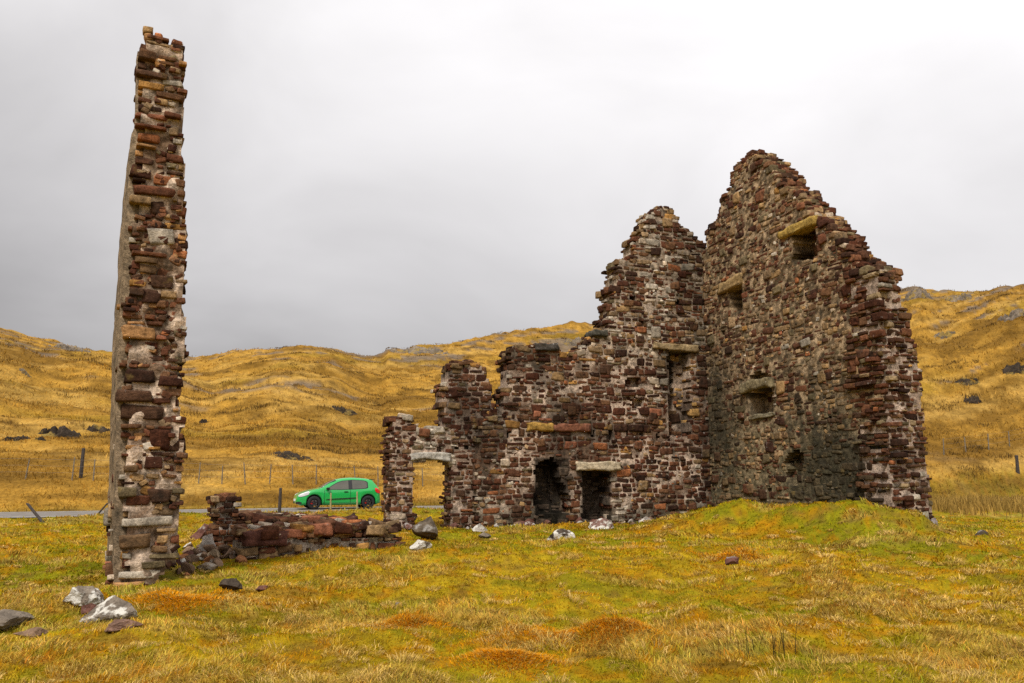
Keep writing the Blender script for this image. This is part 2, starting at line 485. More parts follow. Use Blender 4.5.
class Wall:
    def __init__(s, P, U, Nn, th, seed):
        s.P = np.array([P[0], P[1], 0.0]); s.U = np.array([U[0], U[1], 0.0]); s.N = np.array([Nn[0], Nn[1], 0.0])
        s.Z = np.array([0, 0, 1.0]); s.th = th; s.rs = np.random.default_rng(seed)
        s.V = []; s.Q = []; s.C = []; s.M = []; s.nv = 0
    def px(s, px, py, back=0.0):
        p = on_plane(px, py, s.P - s.N * back, s.N)
        d = p - s.P
        return (float(d @ s.U), float(p[2]))
    def poly(s, pts, back=0.0): return [s.px(*p, back=back) for p in pts]
    def add(s, V, Q, C, m):
        s.V.append(V); s.Q.append(Q + s.nv); s.C.append(C); s.M.append(np.full(len(Q), m)); s.nv += len(V)
    def raster(s, outline, openings, res=.04):
        o = np.array(outline)
        s.u0, s.v0 = o.min(0) - .3; s.u1, s.v1 = o.max(0) + .3; s.res = res
        gu = np.arange(s.u0, s.u1, res) + res / 2; gv = np.arange(s.v0, s.v1, res) + res / 2
        GU, GV = np.meshgrid(gu, gv)
        ju = GU + .10 * (vn(GU / .22, GV / .22, 5) - .5) ; jv = GV + .10 * (vn(GU / .22, GV / .22, 6) - .5)
        S = np.where(pip(ju, jv, outline), 0.0, -1.0)
        for poly, dep in openings:
            m = pip(GU + .13 * (vn(GU / .14, GV / .14, 8) - .5), GV + .10 * (vn(GU / .14, GV / .14, 9) - .5), poly) & (S >= 0)
            S[m] = -1.0 if dep is None else dep
        s.S = S
    def st(s, u, v):
        i = int((v - s.v0) / s.res); j = int((u - s.u0) / s.res)
        if i < 0 or j < 0 or i >= s.S.shape[0] or j >= s.S.shape[1]: return -1.0
        return s.S[i, j]
    def core(s, colfn, cell=.08, sink=.022, rough=.05):
        k = 2
        S = s.S[::k, ::k]
        ni, nj = S.shape
        ins = S >= 0
        er = ins.copy()
        er[1:-1, 1:-1] &= ins[2:, 1:-1] & ins[1:-1, 2:] & ins[1:-1, :-2]
        e1 = er.copy(); er[1:-1, 1:-1] &= e1[2:, 1:-1]
        c = s.res * k
        D = np.where(er, S, np.nan)
        def dep(u, v): return sink + rough * (fbm(u / .25, v / .25, 77, 3) - .5)
        Vs, Qs, Cs = [], [], []
        nv = 0
        I, J = np.nonzero(er)
        def quad(P4):
            nonlocal nv
            n = len(P4)
            Vs.append(P4.reshape(-1, 3)); Qs.append(np.arange(n * 4).reshape(n, 4) + nv); nv += n * 4
        def pos(u, v, d): return np.stack([u, v, -d], -1)
        u0 = s.u0 + J * c; v0 = s.v0 + I * c; d = S[I, J]
        c4 = [(u0, v0), (u0 + c, v0), (u0 + c, v0 + c), (u0, v0 + c)]
        quad(np.stack([pos(a, b, dep(a, b) + d) for a, b in c4], 1))
        quad(np.stack([pos(a, b, np.full(len(a), s.th)) for a, b in c4[::-1]], 1))
        for di, dj, e in ((0, 1, (1, 2)), (0, -1, (3, 0)), (1, 0, (2, 3)), (-1, 0, (0, 1))):
            I2, J2 = I + di, J + dj
            ok = (I2 >= 0) & (I2 < ni) & (J2 >= 0) & (J2 < nj)
            nd = np.full(len(I), s.th)
            e2 = np.zeros(len(I), bool)
            e2[ok] = er[I2[ok], J2[ok]]
            nd[e2] = S[I2[e2], J2[e2]]
            m = nd > d + 1e-4
            a0, b0 = c4[e[0]]; a1, b1 = c4[e[1]]
            a0, b0, a1, b1, dd, ndd, open_ = a0[m], b0[m], a1[m], b1[m], d[m], nd[m], ~e2[m]
            dA = dep(a0, b0); dB = dep(a1, b1)
            quad(np.stack([pos(a0, b0, dA + dd), pos(a0, b0, np.where(open_, ndd, ndd + dA)), pos(a1, b1, np.where(open_, ndd, ndd + dB)), pos(a1, b1, dB + dd)], 1))
        L = np.vstack(Vs)
        Wd = s.P + L[:, 0:1] * s.U + L[:, 1:2] * s.Z + L[:, 2:3] * s.N
        C = colfn(L[:, 0], L[:, 1])
        s.add(Wd, np.vstack(Qs), C, 1)
    def face(s, stonefn, hr=(.11, .27), wr=(.14, .5), gap=.035, prot=(.015, .03), split=.4, skip=.015, vlo=-.4, warp=.05, pin=20, big=.8, protfn=None, deep=.13, sizefn=None):
        rs = s.rs; R_ = []
        v = vlo
        ph = rs.uniform(0, 6, 4)
        while v < s.v1:
            h = rs.uniform(*hr)
            if rs.random() < .25: h *= .6
            u = s.u0 - rs.uniform(0, .3)
            while u < s.u1:
                wd = h * rs.uniform(.8, 2.7)
                wd = min(max(wd, wr[0]), wr[1] * (1.7 if rs.random() < .06 else 1))
                if h > .17 and rs.random() < split:
                    f = rs.uniform(.35, .65)
                    R_.append((u, u + wd, v, v + h * f)); 
                    if rs.random() < .4:
                        g = rs.uniform(.35, .65); R_.append((u, u + wd * g, v + h * f, v + h)); R_.append((u + wd * g, u + wd, v + h * f, v + h))
                    else: R_.append((u, u + wd, v + h * f, v + h))
                else: R_.append((u, u + wd, v, v + h))
                u += wd
            v += h
        C, Hh, K, rot = [], [], [], []
        for a, b, lo, hi in R_:
            uc = (a + b) / 2
            wv = warp * (math.sin(uc * 1.1 + ph[0]) + .6 * math.sin(uc * 2.7 + ph[1]) + .5 * math.sin(uc * .5 + lo + ph[2]))
            lo += wv; hi += wv
            vc = (lo + hi) / 2
            d = s.st(uc, vc)
            if d < 0: continue
            for _ in range(6):
                if s.st(a + .02, vc) != d: a += (uc - a) * .25
                if s.st(b - .02, vc) != d: b -= (b - uc) * .25
            for _ in range(4):
                if s.st(uc, hi - .01) != d: hi -= (hi - vc) * .25
                if s.st(uc, lo + .01) != d and lo > 0: lo += (vc - lo) * .25
            hu = (b - a) / 2 - gap * rs.uniform(.3, .75); hv = (hi - lo) / 2 - gap * rs.uniform(.3, .75)
            if hu < .025 or hv < .018 or rs.random() < skip: continue
            uc = (a + b) / 2; vc = (lo + hi) / 2
            pr = rs.normal(*prot)
            if protfn: pr += protfn(uc, vc, rs)
            col = stonefn(uc, vc, rs)
            hw = deep
            C.append((uc, vc, -d - hw + pr)); Hh.append((hu, hv, hw)); K.append(col); rot.append(rs.normal(0, .035))
            # layers behind the face where the wall is cut
            tgt = 0
            for du, dv in ((hu + .13, 0), (-hu - .13, 0), (0, hv + .12), (0, -hv - .12)):
                if vc + dv < 0: continue
                q = s.st(uc + du, vc + dv)
                if q < 0: tgt = max(tgt, s.th)
                elif q > d + .01: tgt = max(tgt, q)
            wq = d + deep * 2
            while wq < tgt:
                dw = rs.uniform(.10, .17)
                if rs.random() > .1:
                    C.append((uc + rs.normal(0, .03), vc + rs.normal(0, .03), -wq - dw)); Hh.append((hu * rs.uniform(.8, 1.1), hv * rs.uniform(.8, 1.15), dw))
                    K.append(stonefn(uc, vc, rs)); rot.append(rs.normal(0, .08))
                wq += dw * 2
        area = (s.S >= 0).sum() * s.res ** 2
        J_, I_ = np.nonzero(s.S >= 0)
        for q in range(int(area * pin)):
            k_ = rs.integers(len(J_)); uc = s.u0 + (I_[k_] + .5) * s.res; vc = s.v0 + (J_[k_] + .5) * s.res
            d = s.st(uc, vc)
            if d < 0 or s.st(uc + .08, vc) != d or s.st(uc - .08, vc) != d or s.st(uc, vc + .05) != d: continue
            hu = rs.uniform(.025, .085); C.append((uc, vc, -d - .075 + rs.uniform(-.015, .012))); Hh.append((hu, hu * rs.uniform(.35, .9), .07))
            K.append(stonefn(uc, vc, rs) * rs.uniform(.8, 1.5)); rot.append(rs.normal(0, .25))
        for q in range(int(area * big)):
            k_ = rs.integers(len(J_)); uc = s.u0 + (I_[k_] + .5) * s.res; vc = s.v0 + (J_[k_] + .5) * s.res
            d = s.st(uc, vc)
            if d < 0 or any(s.st(uc + a_, vc + b_) != d for a_ in (-.24, .24) for b_ in (-.2, .2)): continue
            hu = rs.uniform(.11, .2); C.append((uc, vc, -d - .10 + rs.uniform(.0, .03))); Hh.append((hu, hu * rs.uniform(.6, 1.05), .11))
            K.append(stonefn(uc, vc, rs)); rot.append(rs.normal(0, .08))
        C = np.array(C); Hh = np.array(Hh); K = np.array(K); rot = np.array(rot)
        Wd = s.P + C[:, 0:1] * s.U + C[:, 1:2] * s.Z + C[:, 2:3] * s.N
        s.add(*blocks(Wd, Hh, s.U, s.Z, s.N, K, rs, rot=rot, jit=.085), 0)
    def cap(s, colfn, step=.2, sz=(.09, .19), drop=.08, inset=.10, wmin=.12):
        rs = s.rs; S = s.S; ins = S >= 0; pts = []
        k = max(1, int(step / s.res)); e_ = int(inset / s.res)
        for j in range(2, ins.shape[1] - 2, k):
            col_ = np.nonzero(ins[:, j])[0]
            if not len(col_): continue
            u = s.u0 + (j + .5) * s.res; v = s.v0 + col_[-1] * s.res
            vn_ = [v]
            j2 = min(ins.shape[1] - 1, j + k); c2 = np.nonzero(ins[:, j2])[0]
            if len(c2):
                vv = s.v0 + c2[-1] * s.res; m = min(2, int(abs(vv - v) / (step * .8)))
                for q in range(1, m + 1): vn_.append(v + (vv - v) * q / (m + 1))
            for v_ in vn_:
                if v_ < .2: continue
                w_ = wmin
                while w_ < s.th:
                    if rs.random() > drop: pts.append((u + rs.normal(0, .04), v_ - inset * rs.uniform(.4, 1.1), -w_))
                    w_ += rs.uniform(.14, .26)
        pts = [p for p in pts if s.st(p[0] - .1, p[1] - .1) >= 0 and s.st(p[0] + .1, p[1] - .1) >= 0]
        if pts: s.loose(pts, colfn, sz=sz)
    def loose(s, pts, colfn, sz=(.08, .2)):
        """extra stones at (u, v, w)"""
        rs = s.rs
        pts = np.array(pts, float); n = len(pts)
        Wd = s.P + pts[:, 0:1] * s.U + pts[:, 1:2] * s.Z + pts[:, 2:3] * s.N
        hu = rs.uniform(*sz, n); Hh = np.stack([hu, hu * rs.uniform(.35, .7, n), hu * rs.uniform(.6, 1.1, n)], -1)
        K = np.array([colfn(p[0], p[1], rs) for p in pts])
        s.add(*blocks(Wd, Hh, s.U, s.Z, s.N, K, rs, rot=rs.normal(0, .15, n), jit=.11), 0)
    def slab(s, name, a, b, vtop, vbot, w0, w1, col, parent, sag=0.0, tilt=0.0):
        """a long dressed stone such as a lintel: many faces, worn edges"""
        rs = s.rs; nu, nvv, nw = 14, 4, 5
        g = {}
        Vs, Qs = [], []
        def vid(i, j, k):
            if (i, j, k) in g: return g[(i, j, k)]
            fu, fv, fw = i / nu, j / nvv, k / nw
            e = sum((x in (0, 1)) for x in (fu, fv, fw))
            u = a + (b - a) * fu; v = vbot + (vtop - vbot) * fv; wz = w0 + (w1 - w0) * fw
            amp = .020 + (.022 if e > 1 else 0)
            n1 = mnoise.noise_vector(Vector((u * 3 + a, v * 7, wz * 5)))
            u += n1.x * amp * 2; v += n1.y * amp * 1.6; wz += n1.z * amp * 2
            v += -sag * math.sin(math.pi * fu) + tilt * (fu - .5)
            p = s.P + u * s.U + v * s.Z + wz * s.N
            g[(i, j, k)] = len(Vs); Vs.append(p); return g[(i, j, k)]
        for i in range(nu):
            for j in range(nvv):
                for k, fl in ((0, 1), (nw, 0)):
                    q = [vid(i, j, k), vid(i + 1, j, k), vid(i + 1, j + 1, k), vid(i, j + 1, k)]; Qs.append(q[::-1] if fl else q)
            for k in range(nw):
                for j, fl in ((0, 0), (nvv, 1)):
                    q = [vid(i, j, k), vid(i + 1, j, k), vid(i + 1, j, k + 1), vid(i, j, k + 1)]; Qs.append(q[::-1] if fl else q)
        for j in range(nvv):
            for k in range(nw):
                for i, fl in ((0, 1), (nu, 0)):
                    q = [vid(i, j, k), vid(i, j + 1, k), vid(i, j + 1, k + 1), vid(i, j, k + 1)]; Qs.append(q[::-1] if fl else q)
        return mesh_obj(name, np.array(Vs), quads=np.array(Qs), mats=[M_STONE], cols=np.tile(np.array(col), (len(Vs), 1)), parent=parent)
    def build(s, name, parent):
        return mesh_obj(name, np.vstack(s.V), quads=np.vstack(s.Q), mats=[M_STONE, M_MORTAR], midx=np.concatenate(s.M), cols=np.vstack(s.C), parent=parent)

TH = R(20.0)
Bd = np.array([math.cos(TH), math.sin(TH)]); Bn = np.array([math.sin(TH), -math.cos(TH)])
Cd = np.array([math.sin(TH), -math.cos(TH)]); Cn = np.array([-math.cos(TH), -math.sin(TH)])
PB = (-3.76, 24.5); PC = (PB[0] + 11.14 * Bd[0], PB[1] + 11.14 * Bd[1])

ruin = empty('ruined_house', (PC[0], PC[1], 0))
tag(ruin, 'roofless ruin of maroon rubble stone with tall pointed gable, broken wall and empty window openings', 'ruined building')
def child(o):
    o.matrix_parent_inverse = ruin.matrix_basis.inverted() if False else o.matrix_parent_inverse
    return o
# children keep world coordinates: shift their data by the parent's location
def reloc(o, root):
    o.location = (-root.location[0], -root.location[1], -root.location[2])

# ---- long wall (main part)
B = Wall(PB, Bd, Bn, .85, 11)
o_main = B.poly([(474, 560), (474, 470), (476, 440), (482, 420), (497, 414), (502, 402), (504, 388), (507, 372), (508, 352), (514, 346), (540, 344), (557, 343), (560, 351), (572, 356), (584, 347), (592, 334), (604, 330), (606, 318),
                 (612, 300), (612, 284), (616, 264), (626, 257), (633, 254), (632, 243), (640, 233), (648, 219), (654, 210), (660, 205), (671, 206), (680, 222), (688, 229), (697, 239), (706, 245), (726, 250), (726, 560)])
def rectpx(Wl, x0, y0, x1, y1): return Wl.poly([(x0, y0), (x1, y0), (x1, y1), (x0, y1)])
op = [(B.poly([(540, 514), (532, 503), (537, 485), (534, 470), (541, 460), (552, 458), (560, 467), (561, 483), (570, 497), (573, 514)]), .75),
      (B.poly([(545, 500), (543, 470), (552, 462), (556, 480), (560, 505)]), .82),
      (rectpx(B, 581, 470, 611, 522), .80), (rectpx(B, 668, 351, 690, 439), .5), (rectpx(B, 672, 360, 680, 410), .75),
      (rectpx(B, 625, 378, 640, 388), .22), (rectpx(B, 630, 400, 642, 408), .25), (rectpx(B, 608, 430, 612, 440), .25), (rectpx(B, 640, 432, 644, 441), .25),
      (rectpx(B, 656, 432, 660, 441), .25), (rectpx(B, 625, 430, 628, 438), .25), (rectpx(B, 628, 295, 635, 302), .3), (rectpx(B, 674, 300, 680, 306), .25), (rectpx(B, 516, 378, 521, 383), .2), (rectpx(B, 592, 430, 596, 438), .25), (rectpx(B, 505, 431, 510, 438), .22)]
B.raster(o_main, op)
uT, vT = B.px(655, 300); uW, vW = B.px(577, 440)
u5, v5 = B.px(597, 500); uR = B.px(682, 400)[0]
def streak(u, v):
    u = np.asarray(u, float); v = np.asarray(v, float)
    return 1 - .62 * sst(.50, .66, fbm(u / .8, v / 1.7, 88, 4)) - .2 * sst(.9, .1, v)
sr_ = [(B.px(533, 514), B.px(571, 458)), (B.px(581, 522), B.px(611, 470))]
def soot_shade(u, v):  # fireplace soot plus the recesses' shade, painted into stone and mortar colour
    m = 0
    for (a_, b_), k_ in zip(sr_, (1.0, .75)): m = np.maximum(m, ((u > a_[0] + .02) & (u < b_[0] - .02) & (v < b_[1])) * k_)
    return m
def colB(u, v, rs):
    up = v > 5.4
    wts = [.55, .34, .04, .12] if up else [.86, .08, .05, .03]
    if not up and u < B.px(512, 450)[0] + rs.normal(0, .3): wts = [.7, .16, .05, .12]
    if soot_shade(u, v) > .5: return np.array([.045, .032, .022]) * rs.uniform(.6, 2)
    if uR < u < uR + .5 and 3.2 < v < 5.9 and rs.random() < .5: return np.array([.34, .20, .07]) * rs.uniform(.6, 1.2)
    if abs(u - uT) < .35 and v > 4: wts = [.5, .2, 0, .5]
    if u5 + .3 < u < u5 + 1.0 and v < 1.5: wts = [.4, .2, .05, .45]
    return pick(rs, wts) * (.3 + .7 * float(streak(u, v)))
def morB(u, v):
    n = fbm(u / .6, v / .6, 5, 3)[..., None]
    a = np.array([.54, .41, .31]); b = np.array([.16, .10, .065])
    n = sst(.3, .7, n)
    c = (a * (1 - n) + b * n) * streak(u, v)[..., None]
    up = sst(4.8, 5.8, v)[..., None]
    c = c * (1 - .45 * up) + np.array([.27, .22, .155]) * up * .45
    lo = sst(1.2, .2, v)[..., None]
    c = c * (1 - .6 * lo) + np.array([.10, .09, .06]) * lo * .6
    return c * (1 - .85 * np.minimum(soot_shade(u, v), 1)[..., None])
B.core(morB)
def protB(u, v, rs):
    return (rs.uniform(0, .07) if rs.random() < .04 else 0)
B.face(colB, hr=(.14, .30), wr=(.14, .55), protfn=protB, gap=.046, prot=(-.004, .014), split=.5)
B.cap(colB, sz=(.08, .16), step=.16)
wb = B.build('long_wall', ruin); reloc(wb, ruin)
# lintels
def lintel(Wl, x0, y0, x1, y1, h, col, w0=-.35, w1=.07, tilt=None, name='lintel', root=None, sag=0):
    a = Wl.px(x0, y0); b = Wl.px(x1, y1)
    o = Wl.slab(name, a[0], b[0], (a[1] + b[1]) / 2, (a[1] + b[1]) / 2 - h, w0, w1, col, root or ruin, tilt=b[1] - a[1], sag=sag)
    reloc(o, root or ruin); return o
lintel(B, 653, 342, 697, 346, .22, (.29, .21, .11), w1=.08)
lintel(B, 576, 462, 620, 462, .26, (.46, .38, .26), w1=.10)
lintel(B, 527, 423, 553, 423, .24, (.34, .20, .05), w1=.06, name='ochre_block')
lintel(B, 554, 424, 590, 424, .24, (.17, .07, .04), w1=.05, name='red_block')
lintel(B, 535, 343, 557, 344, .24, (.07, .06, .05), w0=-.6, w1=.10, name='cap_stone')
lintel(B, 592, 330, 607, 331, .2, (.07, .065, .05), w0=-.5, w1=.12, name='cap_stone')

# ---- left fragment with doorway, set back a little
PB2 = (PB[0] - Bn[0] * .45, PB[1] - Bn[1] * .45)
D = Wall(PB2, Bd, Bn, .8, 12)
o_frag = D.poly([(389, 560), (388, 500), (387, 460), (387, 440), (389, 420), (396, 417), (409, 415), (414, 419), (414, 427), (430, 427), (442, 426), (441, 405), (440, 386), (444, 378), (447, 368), (455, 361), (468, 359), (481, 363), (487, 372), (492, 382), (494, 400), (499, 414), (505, 430), (510, 470), (510, 560)])
opD = [(D.poly([(415, 560), (415, 464), (431, 461), (447, 464), (448, 560)]), None), (rectpx(D, 425, 447, 429, 452), .2), (rectpx(D, 438, 447, 442, 452), .2), (rectpx(D, 455, 446, 459, 452), .25), (rectpx(D, 465, 446, 469, 451), .25)]
D.raster(o_frag, opD)
uD0 = D.px(414, 440)[0]; uD1 = D.px(446, 440)[0]; vD = D.px(430, 462)[1]
def colD(u, v, rs):
    if uD0 - .05 < u < uD1 + .3 and v > vD - .1 and v < vD + 1.3 and (u < uD1 or v < vD + .9): return pick(rs, [.15, .15, 0, .9])
    return pick(rs, [.86, .12, .03, .03]) * (.3 + .7 * float(streak(u, v)))
def morD(u, v):
    n = fbm(u / .6, v / .6, 15, 3)[..., None]
    return (np.array([.58, .45, .35]) * (1 - n) + np.array([.16, .10, .065]) * n) * streak(u, v)[..., None]
D.core(morD); D.face(colD, hr=(.12, .26), wr=(.14, .46), protfn=protB, gap=.044, prot=(-.004, .014), split=.5); D.cap(colD)
wd_ = D.build('doorway_wall', ruin); reloc(wd_, ruin)
lintel(D, 411, 454, 450, 454, .22, (.40, .37, .32), w0=-.7, w1=.05, sag=-.05)
# end of the doorway wall seen from the left
E1 = D.P + D.U * (D.px(388, 470)[0])
E = Wall((E1[0] - Bn[0] * .78, E1[1] - Bn[1] * .78), Bn, (-Bd[0], -Bd[1]), .25, 13)
E.raster([(0.06, -.4), (.74, -.4), (.76, 2.9), (.1, 2.85)], [])
E.face(colD, hr=(.12, .24), wr=(.14, .4)); E.core(morD)
wo = E.build('wall_end', ruin); reloc(wo, ruin)

# ---- gable wall
G = Wall(PC, Cd, Cn, .80, 14)
_front = [(690, 580), (690, 262), (704, 250), (706, 228), (716, 218), (720, 200), (728, 188), (731, 172), (738, 160), (747, 152), (754, 150)]
_back = [(764, 153), (772, 156), (777, 158), (784, 164), (792, 172), (800, 181), (806, 188), (810, 193), (819, 196), (826, 206), (834, 214), (843, 222), (851, 229), (858, 234), (864, 242), (869, 252), (874, 260), (884, 265), (897, 272)]
_near = [(872, 282), (876, 330), (884, 400), (889, 470), (893, 600)]
o_g = G.poly(_front) + G.poly(_back, back=.74) + G.poly(_near)
G_END = G.px(884, 400)[0]
opG = [(G.poly([(791, 232), (815, 220), (816, 256), (806, 262), (792, 262)]), .7), (G.poly([(729, 290), (741, 285), (742, 310), (731, 314)]), .55),
       (G.poly([(748, 393), (772, 388), (773, 412), (749, 418)]), .65), (G.poly([(748, 378), (752, 373), (762, 371), (770, 375), (771, 381), (748, 384)]), .4),
       (G.poly([(783, 464), (787, 453), (797, 449), (803, 452), (803, 466)]), .5), (G.poly([(785, 484), (786, 462), (803, 462), (802, 480), (796, 488)]), .28), (rectpx(G, 877, 462, 884, 488), .45),
       (rectpx(G, 852, 446, 855, 450), .2), (rectpx(G, 826, 416, 830, 420), .2), (rectpx(G, 766, 488, 770, 494), .15), (rectpx(G, 740, 420, 744, 426), .2), (rectpx(G, 720, 330, 724, 336), .25)]
G.raster(o_g, opG)
sx, sy = G.px(838, 470); tx, ty = G.px(735, 420)
def damp(u, v):
    u = np.asarray(u, float); v = np.asarray(v, float)
    n = fbm(u / .5, v / .9, 55, 4)
    a = np.exp(-((u - sx) / 1.15) ** 2 - ((v - sy + .1) / 1.1) ** 2) * (.55 + 1.3 * (n - .3))
    b = .7 * np.exp(-((u - tx + 1.0) / 1.1) ** 2 - ((v - ty) / 2.4) ** 2) * (.5 + n)
    c = .55 * sst(2.2, .3, v)
    st_ = sst(.56, .72, fbm(u / .28, v / 2.2, 57, 3)) * sst(6.5, 3.5, v) * .8 * (u > .3)
    return np.clip(a * 2.5 + b * 1.5 + c * n + st_ * (.3 + n), 0, 1)
def colG(u, v, rs):
    if v > 6.2: wts = [.62, .33, .02, .03]
    elif v > 3: wts = [.55, .43, .015, .03]
    else: wts = [.35, .62, .01, .02]
    if u > G_END - 1.2: wts = [.9, .15, .01, .04]
    c = pick(rs, wts) * 1.15
    d = float(damp(u, v))
    return c * (1 - .82 * d) + np.array([.028, .027, .016]) * d
def morG(u, v):
    n = fbm(u / .7, v / .7, 25, 3)[..., None]
    n2 = sst(.35, .65, fbm(u / .13, v / .09, 26, 3))[..., None]
    c = np.array([.42, .30, .18]) * (1 - n2) + np.array([.10, .066, .034]) * n2
    lo = sst(5, 1.5, v)[..., None]
    c = c * (1 - .55 * lo) + np.array([.15, .135, .075]) * .55 * lo
    d = damp(u, v)[..., None]
    return c * (1 - .85 * d) + np.array([.03, .028, .018]) * .85 * d
G.core(morG, sink=.02)
def protG(u, v, rs):
    if u > G_END - 1.0 - .35 * math.sin(v * 1.7) and v < 7: return abs(rs.normal(0, .075))
    return 0
G.face(colG, hr=(.12, .28), wr=(.16, .6), protfn=protG, prot=(-.014, .012), gap=.042, split=.6)
G.cap(colG, sz=(.08, .17), step=.16)
# steps of rubble capping the raking skews
wg = G.build('gable_wall', ruin); reloc(wg, ruin)
lintel(G, 781, 232, 816, 216, .24, (.36, .235, .06), w0=-.4, w1=.10)
lintel(G, 721, 285, 742, 274, .34, (.30, .20, .09), w0=-.3, w1=.12)
lintel(G, 742, 385, 774, 377, .30, (.20, .16, .09), w0=-.4, w1=.12, sag=-.06)
lintel(G, 748, 417, 775, 412, .1, (.2, .17, .11), w0=-.4, w1=.04, name='sill')
# end of the gable: quoins stepping out
e0 = G.P + G.U * (G.px(885, 400)[0])
Q1 = Wall((e0[0], e0[1]), (Bd[0], Bd[1]), (Cd[0], Cd[1]), .9, 15)
o_q = Q1.poly([(892, 620), (884, 400), (874, 290), (871, 268), (888, 270), (900, 276), (902, 290), (904, 302), (909, 312), (912, 322), (915, 340), (918, 352), (922, 372), (925, 400), (926, 430), (928, 460), (932, 490), (934, 520), (934, 620)])
Q1.raster(o_q, [(rectpx(Q1, 888, 388, 897, 395), .25)])
def colQ(u, v, rs):
    if rs.random() < .05: return np.array([.28, .2, .11])
    return .85 * pick(rs, [.9, .10, .015, .05])
def morQ(u, v):
    n = fbm(u / .6, v / .6, 35, 3)[..., None]
    return np.array([.55, .43, .34]) * (1 - n) + np.array([.18, .115, .075]) * n
def protQ(u, v, rs): return (rs.uniform(-.02, .14) if u < .35 else rs.uniform(-.02, .02)) + (.06 if rs.random() < .06 else 0)
Q1.core(morQ); Q1.face(colQ, hr=(.12, .24), wr=(.18, .5), protfn=protQ, gap=.05, split=.5, deep=.2); Q1.cap(colQ)
lintel(Q1, 897, 513, 926, 513, .42, (.22, .19, .13), w0=-.3, w1=.12, name='footing_stone')
wq = Q1.build('gable_end', ruin); reloc(wq, ruin)

# ---- tall free-standing gable seen end on
PH = R(27.6)
Ld = np.array([-math.sin(PH), math.cos(PH)])           # runs away from the camera
Ln = -Ld; Lu = np.array([math.cos(PH), math.sin(PH)])
PL = (-5.98, 12.6)
pil = empty('ruined_gable', (PL[0] + .5, PL[1], 0))
tag(pil, 'tall narrow broken gable wall seen end on, with pale mortar and a harled outer face', 'ruined wall')
P = Wall(PL, Lu, Ln, .6, 16)
o_p = P.poly([(117, 620), (117, 580), (118, 520), (120, 440), (121, 380), (123, 320), (127, 250), (130, 200), (134, 150), (136, 110), (138, 70), (141, 26), (156, 26), (158, 32), (187, 35), (184, 60), (187, 80), (186, 140), (189, 190), (189, 230), (186, 300), (187, 340), (185, 400), (186, 450), (184, 500), (182, 540), (178, 562), (160, 578), (160, 620)])
P.raster(o_p, [])
def colP(u, v, rs):
    if rs.random() < .07: return np.array([.32, .17, .07]) * rs.uniform(.7, 1.2)
    if v < 1.6: return pick(rs, [.4, .4, .1, .16])
    if v > 6: return pick(rs, [.7, .25, .06, .06])
    return pick(rs, [.8, .14, .06, .05])
def morP(u, v):
    n = sst(.3, .7, fbm(u / .22, v / .22, 45, 3))[..., None]
    return (np.array([.60, .46, .34]) * (1 - n) + np.array([.16, .10, .06]) * n) * streak(u * 2, v * 1.3)[..., None]
P.core(morP, sink=.03, rough=.16)
def protP(u, v, rs): return rs.uniform(-.04, .03) + (.06 if rs.random() < .06 else 0)
# broad bonding slabs on the outer (left) half, smaller stones to the right
rs = P.rs
C_, H_, K_, r_ = [], [], [], []
v = -.1
keep = []
while v < 8.3:
    h = rs.choice([.08, .11, .14, .18, .24]) * rs.uniform(.85, 1.15)
    a0 = None
    for uu in np.arange(-.6, 1.6, .02):
        if P.st(uu, v + h / 2) >= 0: a0 = uu; break
    if a0 is None: v += h; continue
    if rs.random() < .42:
        wd = rs.uniform(.22, .7)
        while P.st(a0 + wd, v + h / 2) < 0 and wd > .1: wd *= .8
        C_.append((a0 + wd / 2 - .01, v + h / 2, -.2 + rs.uniform(-.01, .07))); H_.append((wd / 2, h / 2 - .012, .2)); K_.append(colP(a0, v, rs)); r_.append(rs.normal(0, .02))
        keep.append((a0, a0 + wd, v, v + h))
    v += h + rs.uniform(.0, .12)
C_ = np.array(C_)
P.add(*blocks(P.P + C_[:, 0:1] * P.U + C_[:, 1:2] * P.Z + C_[:, 2:3] * P.N, np.array(H_), P.U, P.Z, P.N, np.array(K_), rs, rot=np.array(r_), jit=.09), 0)
st0 = P.st
def st_masked(u, v):
    for (a, b, lo, hi) in keep:
        if a < u < b and lo < v < hi: return 9.0
    return st0(u, v)
def colP2(u, v, rs): return colP(u, v, rs)
# ordinary stones; skip ones lying under a slab
P_face_skip = keep
orig = P.st
class _M: pass
def stP(u, v):
    q = orig(u, v)
    if q < 0: return q
    for (a, b, lo, hi) in keep:
        if a <= u <= b and lo - .01 <= v <= hi + .01: return -1.0
    return q
P.st = stP
P.face(colP2, hr=(.09, .24), wr=(.12, .38), protfn=protP, prot=(0, .012), gap=.042, split=.4, deep=.12, skip=.06, pin=60, big=3.6)
P.st = orig
wp = P.build('broken_end', pil); reloc(wp, pil)
